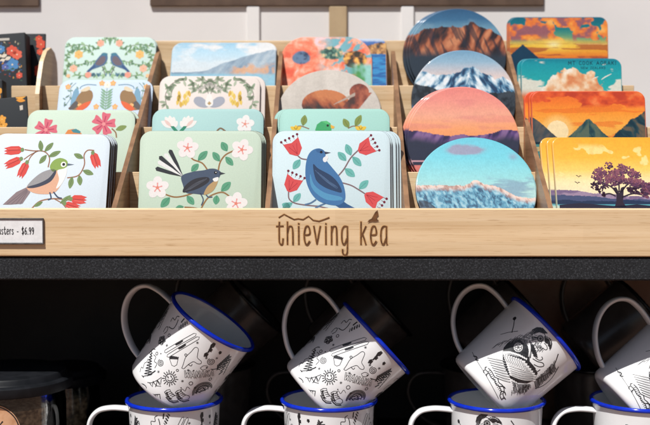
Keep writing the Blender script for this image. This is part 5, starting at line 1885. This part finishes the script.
# upright mugs of the front row, handles to the left
for i, (px, lab, art, sp) in enumerate((
        (172.5, 'upright white doodle mug holding the tipped mug whose inside shows', DOODLE, 30),
        (329, 'upright white doodle mug holding the tipped doodle mug below the blue bird coaster', DOODLE, 66),
        (498, 'upright white bird-engraving mug holding the tipped bird mug below the round coasters', KEA, -12),
        (642, 'upright white mug at the right holding the bird mug cut by the photo edge', KEA, 20))):
    X, _ = at(px, 398, MY)
    mug(lab, 'enamel mugs', (X, MY, FLOOR_Z), 0, 0, sp, art)
# tipped mugs standing in them
for px, py, tilt, fwd, lab, art, yaw in (
        (163.5, 391, 34.5, 4.5, 'doodle mug tipped back so its grey inside and blue rim show', DOODLE, -14),
        (312.5, 396.5, 47.5, -8, 'doodle mug tipped sideways below the large blue bird coaster', DOODLE, 0),
        (483, 390.5, 48.5, -8, 'bird-engraving mug tipped sideways below the round coasters', KEA, -16),
        (623.5, 406, 51, -8, 'bird-engraving mug tipped sideways, cut by the right side of the photo', KEA, 0)):
    X, Z = at(px, py, MY)
    mug(lab, 'enamel mugs', (X, MY, Z), tilt, fwd, 0, art, yaw)
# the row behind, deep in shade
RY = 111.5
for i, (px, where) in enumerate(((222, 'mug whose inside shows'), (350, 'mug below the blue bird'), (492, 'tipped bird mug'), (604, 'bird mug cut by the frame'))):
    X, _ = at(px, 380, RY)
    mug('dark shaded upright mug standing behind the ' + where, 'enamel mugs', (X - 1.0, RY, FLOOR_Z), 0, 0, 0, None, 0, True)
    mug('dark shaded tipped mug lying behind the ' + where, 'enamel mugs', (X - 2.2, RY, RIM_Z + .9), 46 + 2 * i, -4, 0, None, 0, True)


# ------------------------------------------------------------------ jars on the left
def jar(px, Y, label, lid_r, pytop, with_label=True):
    X, zt = at(px, pytop, Y)
    Hj = zt - FLOOR_Z
    t = thing('coffee_jar', label, 'jar', (X, Y, FLOOR_Z), (0, 0, 0), 'lidded jars beside the mugs')
    r = lid_r
    b = MB()
    z0 = Hj - 1.85
    b.lathe([(0, Hj - .02), (r - 1.2, Hj - .02), (r - .75, Hj - .06), (r - .62, Hj - .2), (r - .58, Hj - .5), (r - .5, Hj - .6), (r - .16, Hj - .65), (r, Hj - .77), (r + .02, Hj - 1.45), (r - .06, Hj - 1.6), (r - .3, Hj - 1.63), (r - .34, Hj - 1.15), (0, Hj - 1.1)], 96)
    b.build('lid', M['lid_plastic'], t, True, False, 40)
    g_ = MB()
    ro = r - .62
    g_.lathe([(0, .02), (ro - .5, .02), (ro - .12, .16), (ro, .6), (ro, z0 - 1.2), (ro - .1, z0 - .5), (ro - .16, z0 + .55), (ro - .34, z0 + .55), (ro - .30, z0 - .5), (ro - .22, z0 - 1.2), (ro - .22, .7), (ro - .5, .3), (0, .26)], 96)
    g_.build('glass_body', M['jar_glass'], t, True, False, 40)
    c = MB()
    c.lathe([(0, .32), (ro - .55, .36), (ro - .27, .75), (ro - .27, z0 - 1.05), (ro - .9, z0 - .75), (0, z0 - .6)], 72)
    c.build('ground_coffee', M['coffee'], t, True, False, 40)
    if with_label:
        lb = MB()
        rr = 2.55
        cz = z0 - 2.75
        rings = 7
        vs, fs = [(0, -(ro + .02), cz)], []
        for k in range(1, rings + 1):
            for j in range(48):
                a = 2 * math.pi * j / 48
                s_, z = rr * k / rings * math.cos(a), rr * k / rings * math.sin(a)
                an = -math.pi / 2 + s_ / ro
                vs.append(((ro + .02) * math.cos(an), (ro + .02) * math.sin(an), cz + z))
        for j in range(48):
            fs.append((0, 1 + j, 1 + (j + 1) % 48))
        for k in range(rings - 1):
            for j in range(48):
                a0, a1 = 1 + k * 48 + j, 1 + k * 48 + (j + 1) % 48
                fs.append((a0, a0 + 48, a1 + 48, a1))
        lb.add(vs, fs)

        def strk(pts, w_):
            v, f = ribbon(pts, w_)
            lb.add([((ro + .035) * math.cos(-math.pi / 2 + s_ / ro), (ro + .035) * math.sin(-math.pi / 2 + s_ / ro), cz + z) for s_, z in v], f, 1)
        e = ellipse(0, 0, rr - .12, rr - .12, 0, 60)
        strk(e + e[:1], .10)
        strk([(-1.2, .3), (-.5, 1.1), (.0, .6), (.4, 1.0), (.8, .7), (1.05, 1.0)], .12)
        strk([(.4, 1.0), (.55, .3), (.3, -.2)], .12)
        for k in range(7):
            strk([(-1.1 + .33 * k, -.1), (-.98 + .33 * k, -.55)], .10)
        lb.build('round_label', [M['copper_label'], M['ink']], t, True)


jar(4, 94.5, 'glass jar of brown grounds with black lid and round copper label', 5.75, 369.5)
jar(62, 108, 'shaded jar standing behind the black-lidded jar', 4.2, 366, False)
